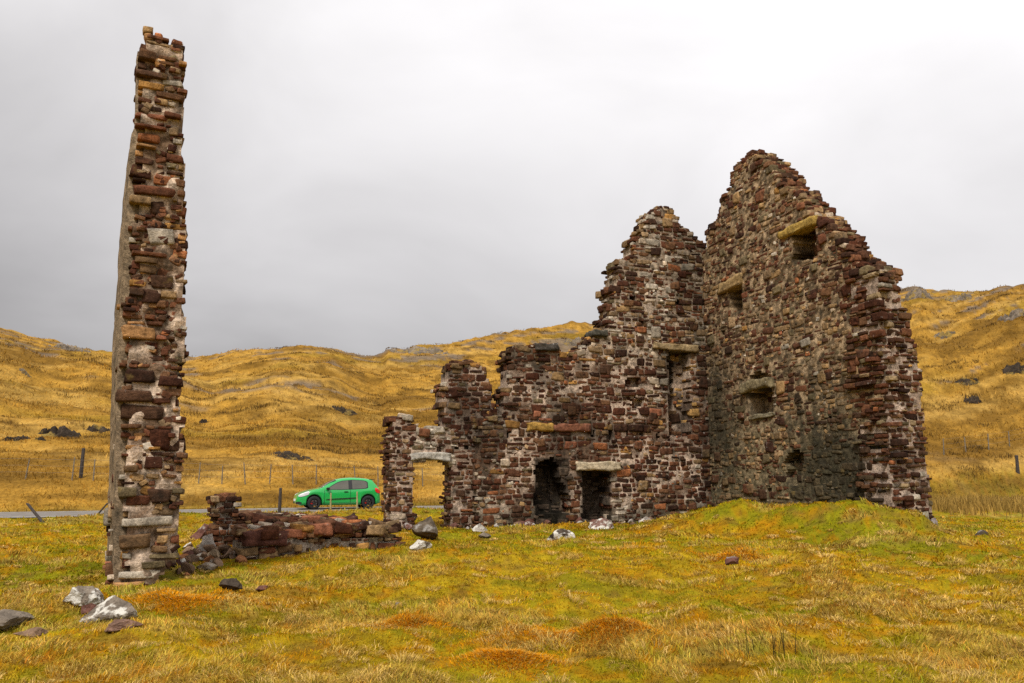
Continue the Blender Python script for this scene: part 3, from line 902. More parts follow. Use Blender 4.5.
# body of the gable behind the broken end, rising outer face harled with lime
def pillar_body(SF):
    vs = np.arange(-.4, 8.6, .12)
    dn = 40
    Vv, Qq = [], []
    lim = []
    for v in vs:
        us = [u for u in np.arange(-.8, 1.6, .02) if orig(u, v) >= 0]
        if not us: continue
        lim.append((v, min(us), max(us)))
    nn = len(lim)
    gl_ = [P.px(*q) for q in ((117, 580), (118, 520), (120, 440), (121, 380), (123, 320), (127, 250), (130, 200), (134, 150), (136, 110), (138, 70), (141, 20))]
    gv_ = [q[1] for q in gl_]; gu_ = [q[0] for q in gl_]
    vtop = P.px(131, 128)[1]
    for (v, ul, ur) in lim:
        L = (3.4 - 1.2 * max(0, v) / vtop) if v < vtop - .2 else max(.25, 2.2 - (v - vtop + .2) * 8)
        ring = []
        for k in range(dn + 1):
            wz = .12 + (L - .12) * k / dn
            ring.append((float(np.interp(v, gv_, gu_)) - .01 - .03 * (v < vtop) - .05 * (fbm(wz * 3.2, v * 4.2, 3, 3) - .5), v, -wz))
        for k in range(dn, -1, -1):
            wz = .12 + (L - .12) * k / dn
            ring.append((ur - .06 + .05 * (vn(wz * 3, v * 3, 4) - .5), v, -wz))
        for q in ring: Vv.append(P.P + q[0] * P.U + q[1] * P.Z + q[2] * P.N)
    m = 2 * (dn + 1)
    for i in range(nn - 1):
        for k in range(m):
            k2 = (k + 1) % m
            Qq.append((i * m + k, (i + 1) * m + k, (i + 1) * m + k2, i * m + k2))
    cap = [( (nn - 1) * m + k, (nn - 1) * m + m - 1 - k, (nn - 1) * m + m - 2 - k, (nn - 1) * m + k + 1) for k in range(dn)]
    Qq += [c[::-1] for c in cap]
    Vv = np.array(Vv).astype(float)
    c = np.array([.24, .175, .11]) * (.45 + 1.1 * fbm(Vv[:, 1] * 3.5, Vv[:, 2] * 4.5, 9, 4))[:, None]
    Qn = np.array(Qq); SV = np.vstack(SF.V); SQ = np.vstack(SF.Q) + len(Vv)
    return mesh_obj('harled_wall', np.vstack([Vv, SV]), quads=np.vstack([Qn, SQ]), mats=[M_MORTAR, M_STONE],
                    midx=np.concatenate([np.zeros(len(Qn)), np.ones(len(SQ))]), cols=np.vstack([c, np.vstack(SF.C)]), parent=pil)
# the outer face: small stones showing through the worn render
gp_ = [P.px(*q) for q in ((117, 580), (120, 440), (127, 250), (134, 150), (138, 70), (141, 20))]
SF = Wall(PL, Ld, -Lu, .3, 21)
_vt = P.px(131, 128)[1]
SF.raster([(.12, -.3), (2.9, -.3), (1.8, _vt - .2), (.3, _vt + .4), (.12, _vt + .5)], [])
SF.face(lambda u, v, rs: pick(rs, [.35, .7, .05, .15]) * .9, hr=(.10, .22), wr=(.14, .4), gap=.06, prot=(0, .008), deep=.08, pin=6, big=.3, skip=.2,
        protfn=lambda u, v, rs: -float(np.interp(v, [q[1] for q in gp_], [q[0] for q in gp_])) + .015)
o = pillar_body(SF); reloc(o, pil)

# ---- low front wall and the stump beside it
LW = np.array([-6.0, 15.7]); LWe = np.array([-2.35, 17.9])
ld_ = (LWe - LW) / np.linalg.norm(LWe - LW); ln_ = np.array([ld_[1], -ld_[0]])
lowr = empty('low_wall', (LW[0] + 2, LW[1] + 1, 0))
tag(lowr, 'knee high remnant of rubble wall lying between the tall broken gable and the doorway', 'low wall')
Lw = Wall(LW, ld_, ln_, .75, 17)
Lw.raster(Lw.poly([(236, 580), (236, 552), (238, 537), (243, 532), (285, 531), (300, 533), (318, 529), (338, 530), (352, 533), (380, 532), (398, 533), (406, 538), (406, 580)]), [])
def colL(u, v, rs): return 1.15 * pick(rs, [.5, .34, .12, .14])
def morL(u, v):
    n = fbm(u / .3, v / .3, 45, 3)[..., None]
    return np.array([.52, .45, .38]) * (1 - n) + np.array([.2, .15, .10]) * n
Lw.core(morL); Lw.face(colL, hr=(.09, .17), wr=(.12, .5), protfn=protP, gap=.035, vlo=-.3, warp=.02)
pts = []
for _ in range(130):
    u = Lw.rs.uniform(Lw.px(240, 540)[0], Lw.px(395, 540)[0]); pts.append((u, Lw.px(300, 529)[1] + Lw.rs.uniform(-.10, .02), -Lw.rs.uniform(.0, .75)))
Lw.loose(pts, colL, sz=(.07, .2))
wl = Lw.build('rubble_masonry', lowr); reloc(wl, lowr)
s1 = Lw.slab('long_block', Lw.px(243, 540)[0], Lw.px(287, 540)[0], Lw.px(260, 531)[1], Lw.px(260, 545)[1], -.4, .12, (.10, .042, .03), lowr); reloc(s1, lowr)

# stump and the heaped wall core behind
ST = Wall((-6.55, 18.1), ld_, ln_, .7, 18)
stp = empty('wall_stump', (-6.2, 18.4, 0))
tag(stp, 'squat dark red stump of masonry at the left end of the low stone wall', 'wall stump')
ST.raster(ST.poly([(213, 560), (212, 505), (214, 497), (228, 495), (241, 497), (241, 506), (239, 512), (246, 518), (250, 560)]), [])
ST.core(morL); ST.face(lambda u, v, rs: pick(rs, [1, .05, .03, .02]), hr=(.09, .15), wr=(.16, .32), gap=.02, vlo=-.2, warp=.01, pin=10, big=0)
ST.cap(lambda u, v, rs: pick(rs, [1, .05, .03, .02]), sz=(.1, .16))
o = ST.build('stump_masonry', stp); reloc(o, stp)
o = mesh_obj('x', np.zeros((3, 3)), faces=[(0, 1, 2)]); bpy.data.objects.remove(o)

HW = Wall((-6.0, 19.3), ld_, ln_, 1.5, 19)
hwr = empty('rubble_bank', (-4.2, 20.3, 0))
tag(hwr, 'long heap of flat maroon stones behind the low wall, right of the stump', 'stone heap')
HW.raster(HW.poly([(236, 560), (238, 523), (250, 518), (290, 517), (330, 518), (346, 522), (358, 528), (362, 560)]), [])
HW.core(morL)
HW.face(lambda u, v, rs: pick(rs, [.8, .2, .05, .04]), hr=(.05, .12), wr=(.15, .5), gap=.02, vlo=-.2, warp=.02, protfn=lambda u, v, rs: rs.uniform(0, .25))
pts = []
ua, ub = HW.px(238, 520)[0], HW.px(358, 520)[0]
for _ in range(240):
    f = HW.rs.random(); wz = HW.rs.uniform(0, 1.5)
    top = HW.px(260 + 90 * f, 518 + 14 * max(0, f - .6))[1]
    pts.append((ua + (ub - ua) * f, top - .05 - .0 * wz + HW.rs.uniform(-.08, .02), -wz))
HW.loose(pts, lambda u, v, rs: pick(rs, [.75, .25, .06, .05]), sz=(.08, .24))
o = HW.build('heaped_stones', hwr); reloc(o, hwr)

# ------------------------------------------------------------------ boulders
def rock(name, x, y, sx, sy, sz, rz, col, mat, seed, tilt=0.0, sink=.25, base=None, ang=.35, sub=3, taper=.32):
    import bmesh
    bm = bmesh.new()
    bmesh.ops.create_icosphere(bm, subdivisions=sub, radius=1)
    rs = np.random.default_rng(seed)
    pl = [(Vector(rs.normal(0, 1, 3)).normalized(), rs.uniform(.40, .78)) for _ in range(12)]
    for v in bm.verts:
        p = v.co.copy()
        for nn, dd in pl:
            q = p.dot(nn)
            if q > dd: p -= nn * (q - dd)
        p += p.normalized() * .07 * mnoise.noise(p * 2.5 + Vector((seed, 0, 0))) + p.normalized() * .06 * mnoise.noise(p * 5 + Vector((seed, 5, 0))) + p.normalized() * .03 * mnoise.noise(p * 12)
        tp_ = 1 - taper * max(p.z, -.4)
        v.co = Vector((p.x * sx * tp_, p.y * sy * tp_, p.z * sz))
    me = bpy.data.meshes.new(name); bm.to_mesh(me); bm.free()
    me.materials.append(mat)
    at = me.color_attributes.new('Col', 'FLOAT_COLOR', 'POINT')
    c = np.ones((len(me.vertices), 4), np.float32); c[:, :3] = col
    at.data.foreach_set('color', c.reshape(-1))
    o = bpy.data.objects.new(name, me); COL.objects.link(o)
    z = Hs(x, y) if base is None else base
    o.location = (x, y, z + sz * (1 - 2 * sink) * .9)
    o.rotation_euler = (rs.normal(0, .08) + tilt * .3, tilt, rz)
    return o
def solve_ground(px, py):
    z = 0.0
    for _ in range(12):
        p = ground_pix(px, py, min(z, 1.2)); z = .5 * z + .5 * Hs(p[0], p[1])
    return ground_pix(px, py, z)
MAR = (.13, .06, .045); GRY = (.17, .138, .105); DRK = (.06, .045, .033); BRN = (.19, .12, .075); RST = (.28, .12, .05); PLE = (.35, .31, .27)
# px centre, px base, width px, height px, colour, material, tilt, label
ROCKS = [
 (76, 610, 50, 20, GRY, M_ROCK, -.25, 'jagged lichen spotted boulder behind the long pale one, left of the tall gable'),
 (86, 617, 17, 13, MAR, M_ROCKD, 0, 'small reddish grey stone wedged between the two lichen covered boulders'),
 (106, 624, 58, 24, GRY, M_ROCK, -.30, 'long pale boulder, largest of the rocks left of the tall gable foot'),
 (116, 634, 36, 11, (.17, .10, .07), M_ROCKD, .05, 'flat brown slab lying just below the long pale boulder'),
 (6, 632, 48, 17, GRY, M_ROCKD, .1, 'grey rock cut off by the bottom left edge of the photo'),
 (30, 640, 32, 9, BRN, M_ROCKD, .1, 'flat brown slab beside the grey rock at the left edge'),
 (231, 592, 25, 15, DRK, M_ROCKD, -.1, 'dark rounded boulder alone in the grass right of the tall gable foot'),
 (262, 592, 14, 5, MAR, M_ROCKD, 0, 'small flat maroon stone in the grass beside the lone dark boulder'),
 (409, 525, 17, 15, GRY, M_ROCK, -.4, 'pale lichen covered stone leaning in the doorway of the ruin'),
 (427, 541, 29, 25, (.10, .078, .055), M_ROCKD, .1, 'big dark pointed boulder in front of the doorway of the ruin'),
 (421, 552, 20, 10, GRY, M_ROCK, .1, 'small white spotted stone at the foot of the dark pointed boulder'),
 (479, 533, 14, 8, PLE, M_ROCK, 0, 'small pale stone in the grass at the foot of the doorway wall'),
 (484, 540, 11, 6, GRY, M_ROCKD, 0, 'little grey stone just below the small pale stone'),
 (563, 543, 23, 15, DRK, M_ROCK, 0, 'dark boulder with bright white top standing alone in front of the fireplace'),
 (573, 527, 34, 12, GRY, M_ROCK, 0, 'lichen mottled boulder left of the fireplace opening'),
 (604, 532, 30, 11, (.17, .10, .08), M_ROCK, .15, 'lichen mottled reddish boulder right below the fireplace opening'),
 (692, 525, 9, 7, MAR, M_ROCKD, 0, 'small maroon stone on the turf under the tall window opening'),
 (936, 532, 13, 12, (.2, .17, .16), M_ROCKD, .3, 'grey stone block lying at the right foot of the tall gable wall'),
 (983, 537, 18, 6, DRK, M_ROCKD, -.2, 'dark flat stone in the grass right of the tall gable wall'),
 (1005, 547, 20, 5, PLE, M_ROCK, .2, 'thin pale flat stone near the right edge of the photo'),
 (733, 566, 15, 9, MAR, M_ROCKD, 0, 'maroon stone half buried in an orange mossy tussock'),
 (352, 524, 11, 12, (.045, .03, .025), M_ROCKD, 0, 'round dark stone on the grass below the rear of the green car'),
 (397, 608, 9, 4, GRY, M_ROCKD, 0, 'tiny grey stone in the grass in the middle foreground') ,
 (186, 567, 14, 9, BRN, M_ROCKD, .2, 'brown stone at the right foot of the tall broken gable'),
 (206, 572, 20, 8, (.26, .20, .14), M_ROCKD, .2, 'pale buff stone in the grass just right of the gable foot'),
 (205, 556, 24, 18, PLE, M_ROCKD, .25, 'buff stone leaning against the rubble beside the gable foot'),
 (228, 550, 26, 21, RST, M_ROCKD, .1, 'big rounded orange stone at the left end of the low wall'),
 (200, 540, 22, 14, MAR, M_ROCKD, -.2, 'maroon stone on the rubble between the tall gable and the orange stone'),
]
for i, (px, py, wpx, hpx, col, mat, tilt, lab) in enumerate(ROCKS):
    p = solve_ground(px, py - 1)
    sc_ = p[1] / F
    sx_ = wpx * sc_ / 2; sz_ = hpx * sc_ / 2
    p[1] += sx_ * .5
    o = rock('boulder' if wpx > 16 else 'stone', p[0], p[1], sx_ * 1.22, sx_ * .85, sz_ * 1.4, rng.uniform(-.3, .3), col, mat, 100 + i, tilt=tilt, sink=.24, sub=4, taper=.75 if 'pointed boulder in front' in lab else .35)
    tag(o, lab, 'rock')
# rubble spilt from the gable foot towards the low wall
for i in range(46):
    f = i / 45
    px = 178 + 66 * f + rng.normal(0, 4); py = 566 - 14 * f + rng.normal(0, 8)
    p = solve_ground(px, min(py, 574))
    s = rng.uniform(.08, .22)
    c = np.array([MAR, BRN, MAR, RST, BRN, (.26, .19, .12)][rng.integers(6)]) * rng.uniform(.7, 1.2)
    o = rock('rubble_stone', p[0], p[1], s, s * .8, s * .6, rng.uniform(0, 3), c, M_ROCKD if rng.random() < .88 else M_ROCK, 300 + i, tilt=rng.normal(0, .3), sink=.2 - .5 * max(0, rng.normal(0, .5)), sub=2)
    tag(o, 'angular fallen stone in the spill between the tall gable foot and the low wall', 'rock', group='rubble spilt between the gable and the low wall')
for i in range(52):
    px = rng.uniform(478, 712) if i < 38 else rng.uniform(392, 480)
    u_ = B.px(px, 500)[0]; o_ = abs(rng.normal(.12, .35)) + .12
    q = B.P + B.U * u_ + B.N * (o_ - (.5 if px < 474 else 0)); s = rng.uniform(.08, .24)
    if 413 < px < 449: continue
    o = rock('rubble_stone', q[0], q[1], s, s * .8, s * .6, rng.uniform(0, 3), np.array([MAR, GRY, BRN, MAR, PLE][rng.integers(5)]) * .9, M_ROCKD if rng.random() < .75 else M_ROCK, 450 + i, sink=.05, sub=2)
    tag(o, 'small fallen stone in the grass along the foot of the long wall', 'rock', group='fallen stones along the foot of the long wall')
for i in range(16):
    px = 900 + rng.uniform(-2, 34); py = 528 + rng.uniform(-6, 10)
    q = at_y(px, py, 20.6); s = rng.uniform(.07, .17)
    o = rock('rubble_stone', q[0], q[1] + .1, s, s * .8, s * .6, rng.uniform(0, 3), np.array([BRN, GRY, MAR][rng.integers(3)]) * .8, M_ROCKD, 400 + i, sink=.15, sub=2)
    tag(o, 'small fallen stone in the rubble under the near end of the gable wall', 'rock', group='rubble under the near end of the gable wall')

# ------------------------------------------------------------------ outcrops on the hill
def hill_hit(px, py):
    d = ray(px, py); ts = np.exp(np.linspace(math.log(42), math.log(290), 1500)) / d[1]
    pp = CAM + d[None] * ts[:, None]
    h = H(pp[:, 0], pp[:, 1])
    k = np.nonzero(pp[:, 2] < h)[0]
    return pp[k[0]] if len(k) else pp[-1]
OUTC = [
 (60, 434, 36, 9, 'large dark rock on the hillside left of the tall gable'),
 (97, 430, 22, 6, 'dark flat rock on the hillside touching the left side of the tall gable'),
 (16, 440, 24, 5, 'low dark rock at the far left of the hillside'),
 (41, 440, 9, 4, 'small round dark rock just left of the large dark hillside rock'),
 (25, 374, 12, 4, 'pale grey rock below the far left skyline'),
 (70, 350, 34, 6, 'streak of grey scree just under the left skyline'),
 (345, 413, 22, 6, 'dark rock on the hillside above the green car'),
 (204, 422, 8, 4, 'small dark rock on the hillside right of the tall gable'),
 (292, 457, 38, 5, 'long dark ledge on the lower hillside above the fence'),
 (640, 349, 60, 7, 'grey rock band on the hill behind the long wall'),
 (1014, 371, 26, 8, 'dark jagged outcrop on the hillside at the right edge'),
 (973, 401, 16, 8, 'dark outcrop halfway up the slope right of the gable'),
 (966, 383, 24, 4, 'low dark ledge above the halfway outcrop on the right'),
 (944, 336, 18, 5, 'grey rock high on the right slope nearest the gable'),
 (1012, 317, 26, 9, 'grey cliff face high on the right slope at the edge'),
 (914, 297, 30, 11, 'grey rocky knoll on the skyline beside the gable'),
 (958, 300, 26, 7, 'grey rocks under the skyline right of the rocky knoll'),
 (576, 344, 26, 6, 'grey outcrop just left of the tower like wall, high on the hill'),
 (420, 352, 50, 5, 'grey crag at the start of the long skyline ridge'),
]
def outcrop(x, y, hw, hh, col, seed):
    # one craggy mass: a displaced patch of rock that breaks through the turf
    rs = np.random.default_rng(seed); n, m = 60, 26
    Vs = []; Cs = []
    for j in range(m + 1):
        for i in range(n + 1):
            fu = i / n * 2 - 1; fv = j / m * 2 - 1
            X_ = fu * hw * 1.25; Y_ = fv * hw * .8
            e_ = 1 - (abs(fu) ** 2.2 + abs(fv) ** 2.0)
            nn = mnoise.fractal(Vector((X_ / hw * 2.3 + seed, Y_ / hw * 2.3, 0)), .7, 2.1, 5)
            st_ = mnoise.cell(Vector((X_ / hw * 3.2 + seed, Y_ / hw * 4, 0)))
            zz = hh * (1.15 * e_ + .75 * nn + .35 * st_ - .35) 
            Vs.append((X_, Y_, zz if e_ > .0 else -.8 * hh))
            Cs.append(np.array(col) * (1 + .5 * nn))
    A_ = np.array(Vs); hz_ = H(x + A_[:, 0], y + A_[:, 1]) - Hs(x, y)
    A_[:, 1] -= np.maximum(A_[:, 2], 0) * .2; A_[:, 2] = A_[:, 2] * .8 + hz_ - .12 * hh; Vs = A_
    gx = np.array([v[0] for v in Vs]); gy = np.array([v[1] for v in Vs])
    Q_ = [(j * (n + 1) + i, j * (n + 1) + i + 1, (j + 1) * (n + 1) + i + 1, (j + 1) * (n + 1) + i) for j in range(m) for i in range(n)]
    o = mesh_obj('rock_outcrop', np.array(Vs), quads=np.array(Q_), mats=[M_OUT], cols=np.clip(np.array(Cs), .01, .6))
    o.location = (x, y, Hs(x, y)); return o
for i, (px, py, wpx, hpx, lab) in enumerate(OUTC):
    p = hill_hit(px, py); s = p[1] / F
    c = (.042, .031, .022) if 'dark' in lab else (.15, .12, .09)
    o = outcrop(p[0], p[1], wpx * s / 2, hpx * s * .8, c, 500 + i)
    tag(o, lab, 'rock outcrop')

# ------------------------------------------------------------------ fences
M_WOOD = simple('weathered_post', (.17, .14, .10), rough=.95, var=.35, scale=14)
M_WOODP = simple('pale_post', (.33, .28, .14), rough=.95, var=.25, scale=14)
M_WOODD = simple('dark_post', (.05, .04, .035), rough=.95, var=.3, scale=14)
M_WIRE = simple('fence_wire', (.22, .21, .2), rough=.5, metal=.6)
def post(x, y, z, h, r, mat, parent=None, lean=(0, 0), name='post'):
    n = 8; Vs = []; Qs = []
    hs = [-.3, 0, h * .35, h * .7, h - .03, h]
    for k, hh in enumerate(hs):
        rr_ = r * (1.05 - .15 * max(hh, 0) / h) * (.7 if k == 5 else 1)
        for i in range(n):
            a = 2 * math.pi * i / n
            j = 1 + .12 * math.sin(i * 2.3 + k)
            Vs.append((x + lean[0] * hh + rr_ * j * math.cos(a), y + lean[1] * hh + rr_ * j * math.sin(a), z + hh))
    for k in range(5):
        for i in range(n): Qs.append((k * n + i, k * n + (i + 1) % n, (k + 1) * n + (i + 1) % n, (k + 1) * n + i))
    Qs.append(tuple(5 * n + i for i in range(n)))
    return mesh_obj(name, np.array(Vs), faces=Qs, mats=[mat], parent=parent)
def wire(pts, r, parent, name='wire'):
    n = 5; Vs = []; Qs = []
    for k, p in enumerate(pts):
        for i in range(n):
            a = 2 * math.pi * i / n
            Vs.append((p[0], p[1] + r * math.cos(a), p[2] + r * math.sin(a)))
    for k in range(len(pts) - 1):
        for i in range(n): Qs.append((k * n + i, k * n + (i + 1) % n, (k + 1) * n + (i + 1) % n, (k + 1) * n + i))
    return mesh_obj(name, np.array(Vs), faces=Qs, mats=[M_WIRE], parent=parent)
def fence(name, label, pxs, off, h, rad, mat, heights=(.35, .65, .95), stagger=.1):
    fr = empty(name, (0, 0, 0)); tops = []
    for px in pxs:
        a = (px - 512) / F
        # point on the line parallel to the road at distance off
        # (a*Y - RPx)*RNx + (Y - RPy)*RNy = off
        Yv = (off + RP[0] * RN[0] + RP[1] * RN[1]) / (a * RN[0] + RN[1])
        Xv = a * Yv; z = Hs(Xv, Yv)
        lean = (rng.normal(0, .05), rng.normal(0, .04)); hh = h * rng.uniform(.88, 1.08)
        if not tops: fr.location = (Xv, Yv, z)
        o = post(Xv, Yv, z, hh, rad, mat, parent=fr, lean=lean); reloc(o, fr)
        tops.append((Xv, Yv, z, lean))
    for q in heights:
        pts = []
        for k, (x, y, z, l) in enumerate(tops):
            pts.append((x + l[0] * h * q, y + l[1] * h * q - rad, z + h * q))
            if k < len(tops) - 1:
                x2, y2, z2, l2 = tops[k + 1]
                pts.append(((x + x2) / 2, (y + y2) / 2 - rad, (z + z2) / 2 + h * q - .03))
        o = wire(pts, .004, fr); reloc(o, fr)
    tag(fr, label, 'fence')
    return fr
fence('wire_fence', 'wire fence of thin grey posts running along the far side of the road', [-20, 32, 78, 99, 203, 226, 249, 273, 296, 319, 358, 380, 400, 424, 447], 9.5, 1.1, .032, M_WOOD)
fence('wire_fence', 'wire fence on the lower hillside right of the gable wall', [940, 962, 985, 1006, 1030, 1052], 9.5, 1.3, .045, M_WOOD)
fence('wire_fence', 'pair of pale thin fence posts standing in front of the green car', [334, 360], -3.7, 1.0, .035, M_WOODP, heights=(.5,))
def lone(px, py, h, lean, mat, lab, r=.06, Yv=None):
    p = solve_ground(px, py) if Yv is None else at_y(px, py, Yv)
    z = Hs(p[0], p[1])
    o = post(0, 0, 0, h, r, mat, lean=lean, name='fence_post'); o.location = (p[0], p[1], z)
    tag(o, lab, 'post')
lone(279, 516, 1.0, (.02, 0), M_WOODD, 'upright dark fence post in front of the nose of the green car', Yv=31)
lone(43, 521, .62, (-1.05, .2), M_WOODD, 'dark broken post leaning left beside the road at far left')
lone(93, 519, .62, (.75, .1), M_WOODD, 'thin dark post leaning right beside the tall gable', r=.04)
lone(1018, 472, 1.3, (0, 0), M_WOODD, 'stout dark straining post of the fence near the right edge', r=.12, Yv=62)
lone(80, 486, 1.5, (.02, 0), M_WOODD, 'taller dark post of the roadside fence left of the tall gable', r=.09, Yv=43)

# ------------------------------------------------------------------ car
def build_car():
    M_GREEN, t, b = newmat('green_paint')
    b.inputs['Base Color'].default_value = (.012, .42, .115, 1); b.inputs['Roughness'].default_value = .28
    b.inputs['Coat Weight'].default_value = .8; b.inputs['Coat Roughness'].default_value = .05; b.inputs['Specular IOR Level'].default_value = .5
    nz_ = N('ShaderNodeTexNoise', t); nz_.inputs['Scale'].default_value = 3
    r_ = N('ShaderNodeValToRGB', t); r_.color_ramp.elements[0].color = (.006, .32, .055, 1); r_.color_ramp.elements[1].color = (.008, .38, .07, 1)
    t.links.new(nz_.outputs[0], r_.inputs[0]); t.links.new(r_.outputs[0], b.inputs['Base Color'])
    M_GLASS = simple('tinted_glass', (.07, .065, .045), rough=.08, spec=.9, var=.2, scale=2)
    M_BLACK = simple('black_plastic', (.012, .012, .013), rough=.5)
    M_TYRE = simple('tyre_rubber', (.015, .015, .015), rough=.85)
    M_RIM = simple('dark_alloy', (.05, .05, .055), rough=.35, metal=.7)
    M_RED = simple('red_plastic', (.65, .01, .012), rough=.25, spec=.6)
    M_LAMP = simple('lamp_lens', (.62, .62, .64), rough=.15, spec=.8)
    M_SILV = simple('brake_disc', (.3, .28, .27), rough=.4, metal=.8)
    car = empty('parked_car', (0, 0, 0))
    tag(car, 'bright green three door hatchback parked on the road, facing left', 'car')
    tx = [0, .03, .12, .3, .55, .9, 1.12, 1.5, 1.85, 2.15, 2.55, 3.0, 3.35, 3.6, 3.75, 3.86, 3.95, 4.0]
    tz = [.50, .62, .70, .80, .88, .96, 1.00, 1.25, 1.40, 1.46, 1.49, 1.475, 1.44, 1.39, 1.20, 1.04, .92, .62]
    wx = [0, .05, .15, .35, .6, 1.0, 3.3, 3.6, 3.8, 3.93, 4.0]
    wy = [.46, .60, .72, .80, .845, .86, .868, .86, .84, .80, .70]
    top = lambda x: float(np.interp(x, tx, tz)); Wd = lambda x: float(np.interp(x, wx, wy))
    belt = lambda x: min(top(x) - .04, .90 + .025 * x / 4 + .03 * max(0, x - 2.8))
    WF, WR, ZR, AR = .80, 3.38, .315, .375
    def bot(x):
        z = .20 if .25 < x < 3.8 else .20 + .10 * (abs(x - 2) - 1.8) / .2
        for c in (WF, WR):
            if abs(x - c) < AR: z = max(z, ZR + math.sqrt(AR * AR - (x - c) ** 2))
        return z
    def flare(x, z):
        f = 0
        for c in (WF, WR):
            d = math.hypot(x - c, z - ZR); f = max(f, .028 * math.exp(-((d - AR) / .07) ** 2))
        return f
    xs = sorted(set([round(v, 3) for v in np.arange(0, 4.001, .05)] + [round(c + s * AR * q, 3) for c in (WF, WR) for s in (-1, 1) for q in (.999, .97, .9)]))
    def sect(x):
        zb, zt, W_, bl = bot(x), top(x), Wd(x), belt(x)
        bl = max(bl, zb + .03)
        P_ = [(0, zb), (W_ - .16, zb), (W_ - .015, zb + .02)]
        for q in (.25, .5, .75): 
            z = zb + (bl - zb) * q; P_.append((W_ + flare(x, z) - (.012 if q == .25 else 0), z))
        P_.append((W_ - .035, bl))
        g = zt - bl
        P_ += [(W_ - .045 - g * .20, bl + g * .45), (W_ - .05 - g * .40, bl + g * .88), ((W_ - .05 - g * .46) * .86, zt - .008), (W_ * .4, zt + .004), (0, zt + .006)]
        return P_
    S = [sect(x) for x in xs]; m = len(S[0])
    Vs = []; Fs = []
    for x, P_ in zip(xs, S):
        for y, z in P_: Vs.append((x, y, z))
        for y, z in P_: Vs.append((x, -y, z))
    for i in range(len(xs) - 1):
        for s in (0, 1):
            for k in range(m - 1):
                a = i * 2 * m + s * m + k; b_ = a + 2 * m
                Fs.append((a, a + 1, b_ + 1, b_) if s == 0 else (a, b_, b_ + 1, a + 1))
    for i, fl in ((0, 0), (len(xs) - 1, 1)):
        for k in range(m - 1):
            a = i * 2 * m + k; c = a + m
            q = (a, c, c + 1, a + 1); Fs.append(q if not fl else q[::-1])
    body = mesh_obj('body', np.array(Vs), faces=Fs, mats=[M_GREEN], parent=car, smooth=True)
    # dark floor pan between the wheels
    def boxm(name, x0, x1, y0, y1, z0, z1, mat, par, bev=0.01):
        import bmesh
        bm = bmesh.new(); bmesh.ops.create_cube(bm, size=1)
        for v in bm.verts: v.co = Vector(((x0 + x1) / 2 + v.co.x * (x1 - x0), (y0 + y1) / 2 + v.co.y * (y1 - y0), (z0 + z1) / 2 + v.co.z * (z1 - z0)))
        bmesh.ops.bevel(bm, geom=bm.edges[:], offset=bev, segments=2, affect='EDGES')
        me = bpy.data.meshes.new(name); bm.to_mesh(me); bm.free(); me.materials.append(mat)
        o = bpy.data.objects.new(name, me); COL.objects.link(o); o.parent = par; return o
    boxm('floor_pan', .3, 3.75, -.60, .60, .19, .75, M_BLACK, car)
    def ysurf(x, z):
        bl, zt = belt(x), top(x); g = max(zt - bl, .05); t_ = (z - bl) / g
        W_ = Wd(x)
        if t_ < 0: return W_
        return float(np.interp(t_, [0, .45, .88, 1.0], [W_ - .035, W_ - .045 - g * .20, W_ - .05 - g * .40, (W_ - .05 - g * .46) * .92]))
    def side_patch(name, poly, sy, mat, par, off=.008, n=14, th=.006, soft=True):
        # polygon rows between two curves: poly = list of (x, zlow, zhigh)
        xsn = np.linspace(poly[0][0], poly[-1][0], n)
        lo = np.interp(xsn, [p[0] for p in poly], [p[1] for p in poly]); hi = np.interp(xsn, [p[0] for p in poly], [p[2] for p in poly])
        Vv = []; Ff = []
        for x, l, h in zip(xsn, lo, hi):
            for k in range(6):
                z = l + (h - l) * k / 5; Vv.append((x, sy * (ysurf(x, z) + off), z))
        for i in range(n - 1):
            for k in range(5):
                a = i * 6 + k; q = (a, a + 6, a + 7, a + 1); Ff.append(q if sy < 0 else q[::-1])
        o = mesh_obj(name, np.array(Vv), faces=Ff, mats=[mat], parent=par, smooth=False)
        md = o.modifiers.new('thick', 'SOLIDIFY'); md.thickness = th; md.offset = 0
        return o
    for sy in (-1, 1):
        side_patch('window_frame', [(1.34, .915, .925), (1.62, .915, 1.125), (1.85, .915, 1.255), (2.1, .915, 1.345), (2.6, .925, 1.39), (3.0, .945, 1.375), (3.26, .96, 1.345), (3.37, 1.0, 1.27)], sy, M_BLACK, car, off=.003, n=24)
        fw = side_patch('door_window', [(1.42, .935, .955), (1.62, .935, 1.09), (1.85, .935, 1.22), (2.1, .94, 1.315), (2.42, .945, 1.36)], sy, M_GLASS, car)
        side_patch('quarter_window', [(2.60, .955, 1.365), (3.0, .97, 1.35), (3.22, .985, 1.32), (3.32, 1.03, 1.25)], sy, M_GLASS, car)
        side_patch('pillar_trim', [(2.43, .945, 1.36), (2.51, .95, 1.365), (2.59, .955, 1.365)], sy, M_BLACK, car, off=.018, n=3, th=.002)
        side_patch('side_trim', [(1.35, .455, .475), (1.6, .46, .50), (2.6, .50, .545), (2.85, .53, .55)], sy, M_BLACK, car, off=.012, th=.02)
        side_patch('tail_light', [(3.70, .86, .98), (3.78, .78, 1.0), (3.90, .74, .90), (3.96, .74, .84)], sy, M_RED, car, off=.022, th=.02)
        side_patch('headlight', [(.10, .60, .66), (.2, .60, .72), (.42, .66, .81), (.55, .72, .84)], sy, M_LAMP, car, off=-.005, th=.05)
        side_patch('bumper_grille', [(.0, .26, .36), (.1, .26, .38), (.22, .28, .34)], sy, M_BLACK, car, off=.008, th=.02)
        side_patch('door_gap', [(1.26, .25, .92), (1.272, .25, .92)], sy, M_BLACK, car, off=.003, n=2)
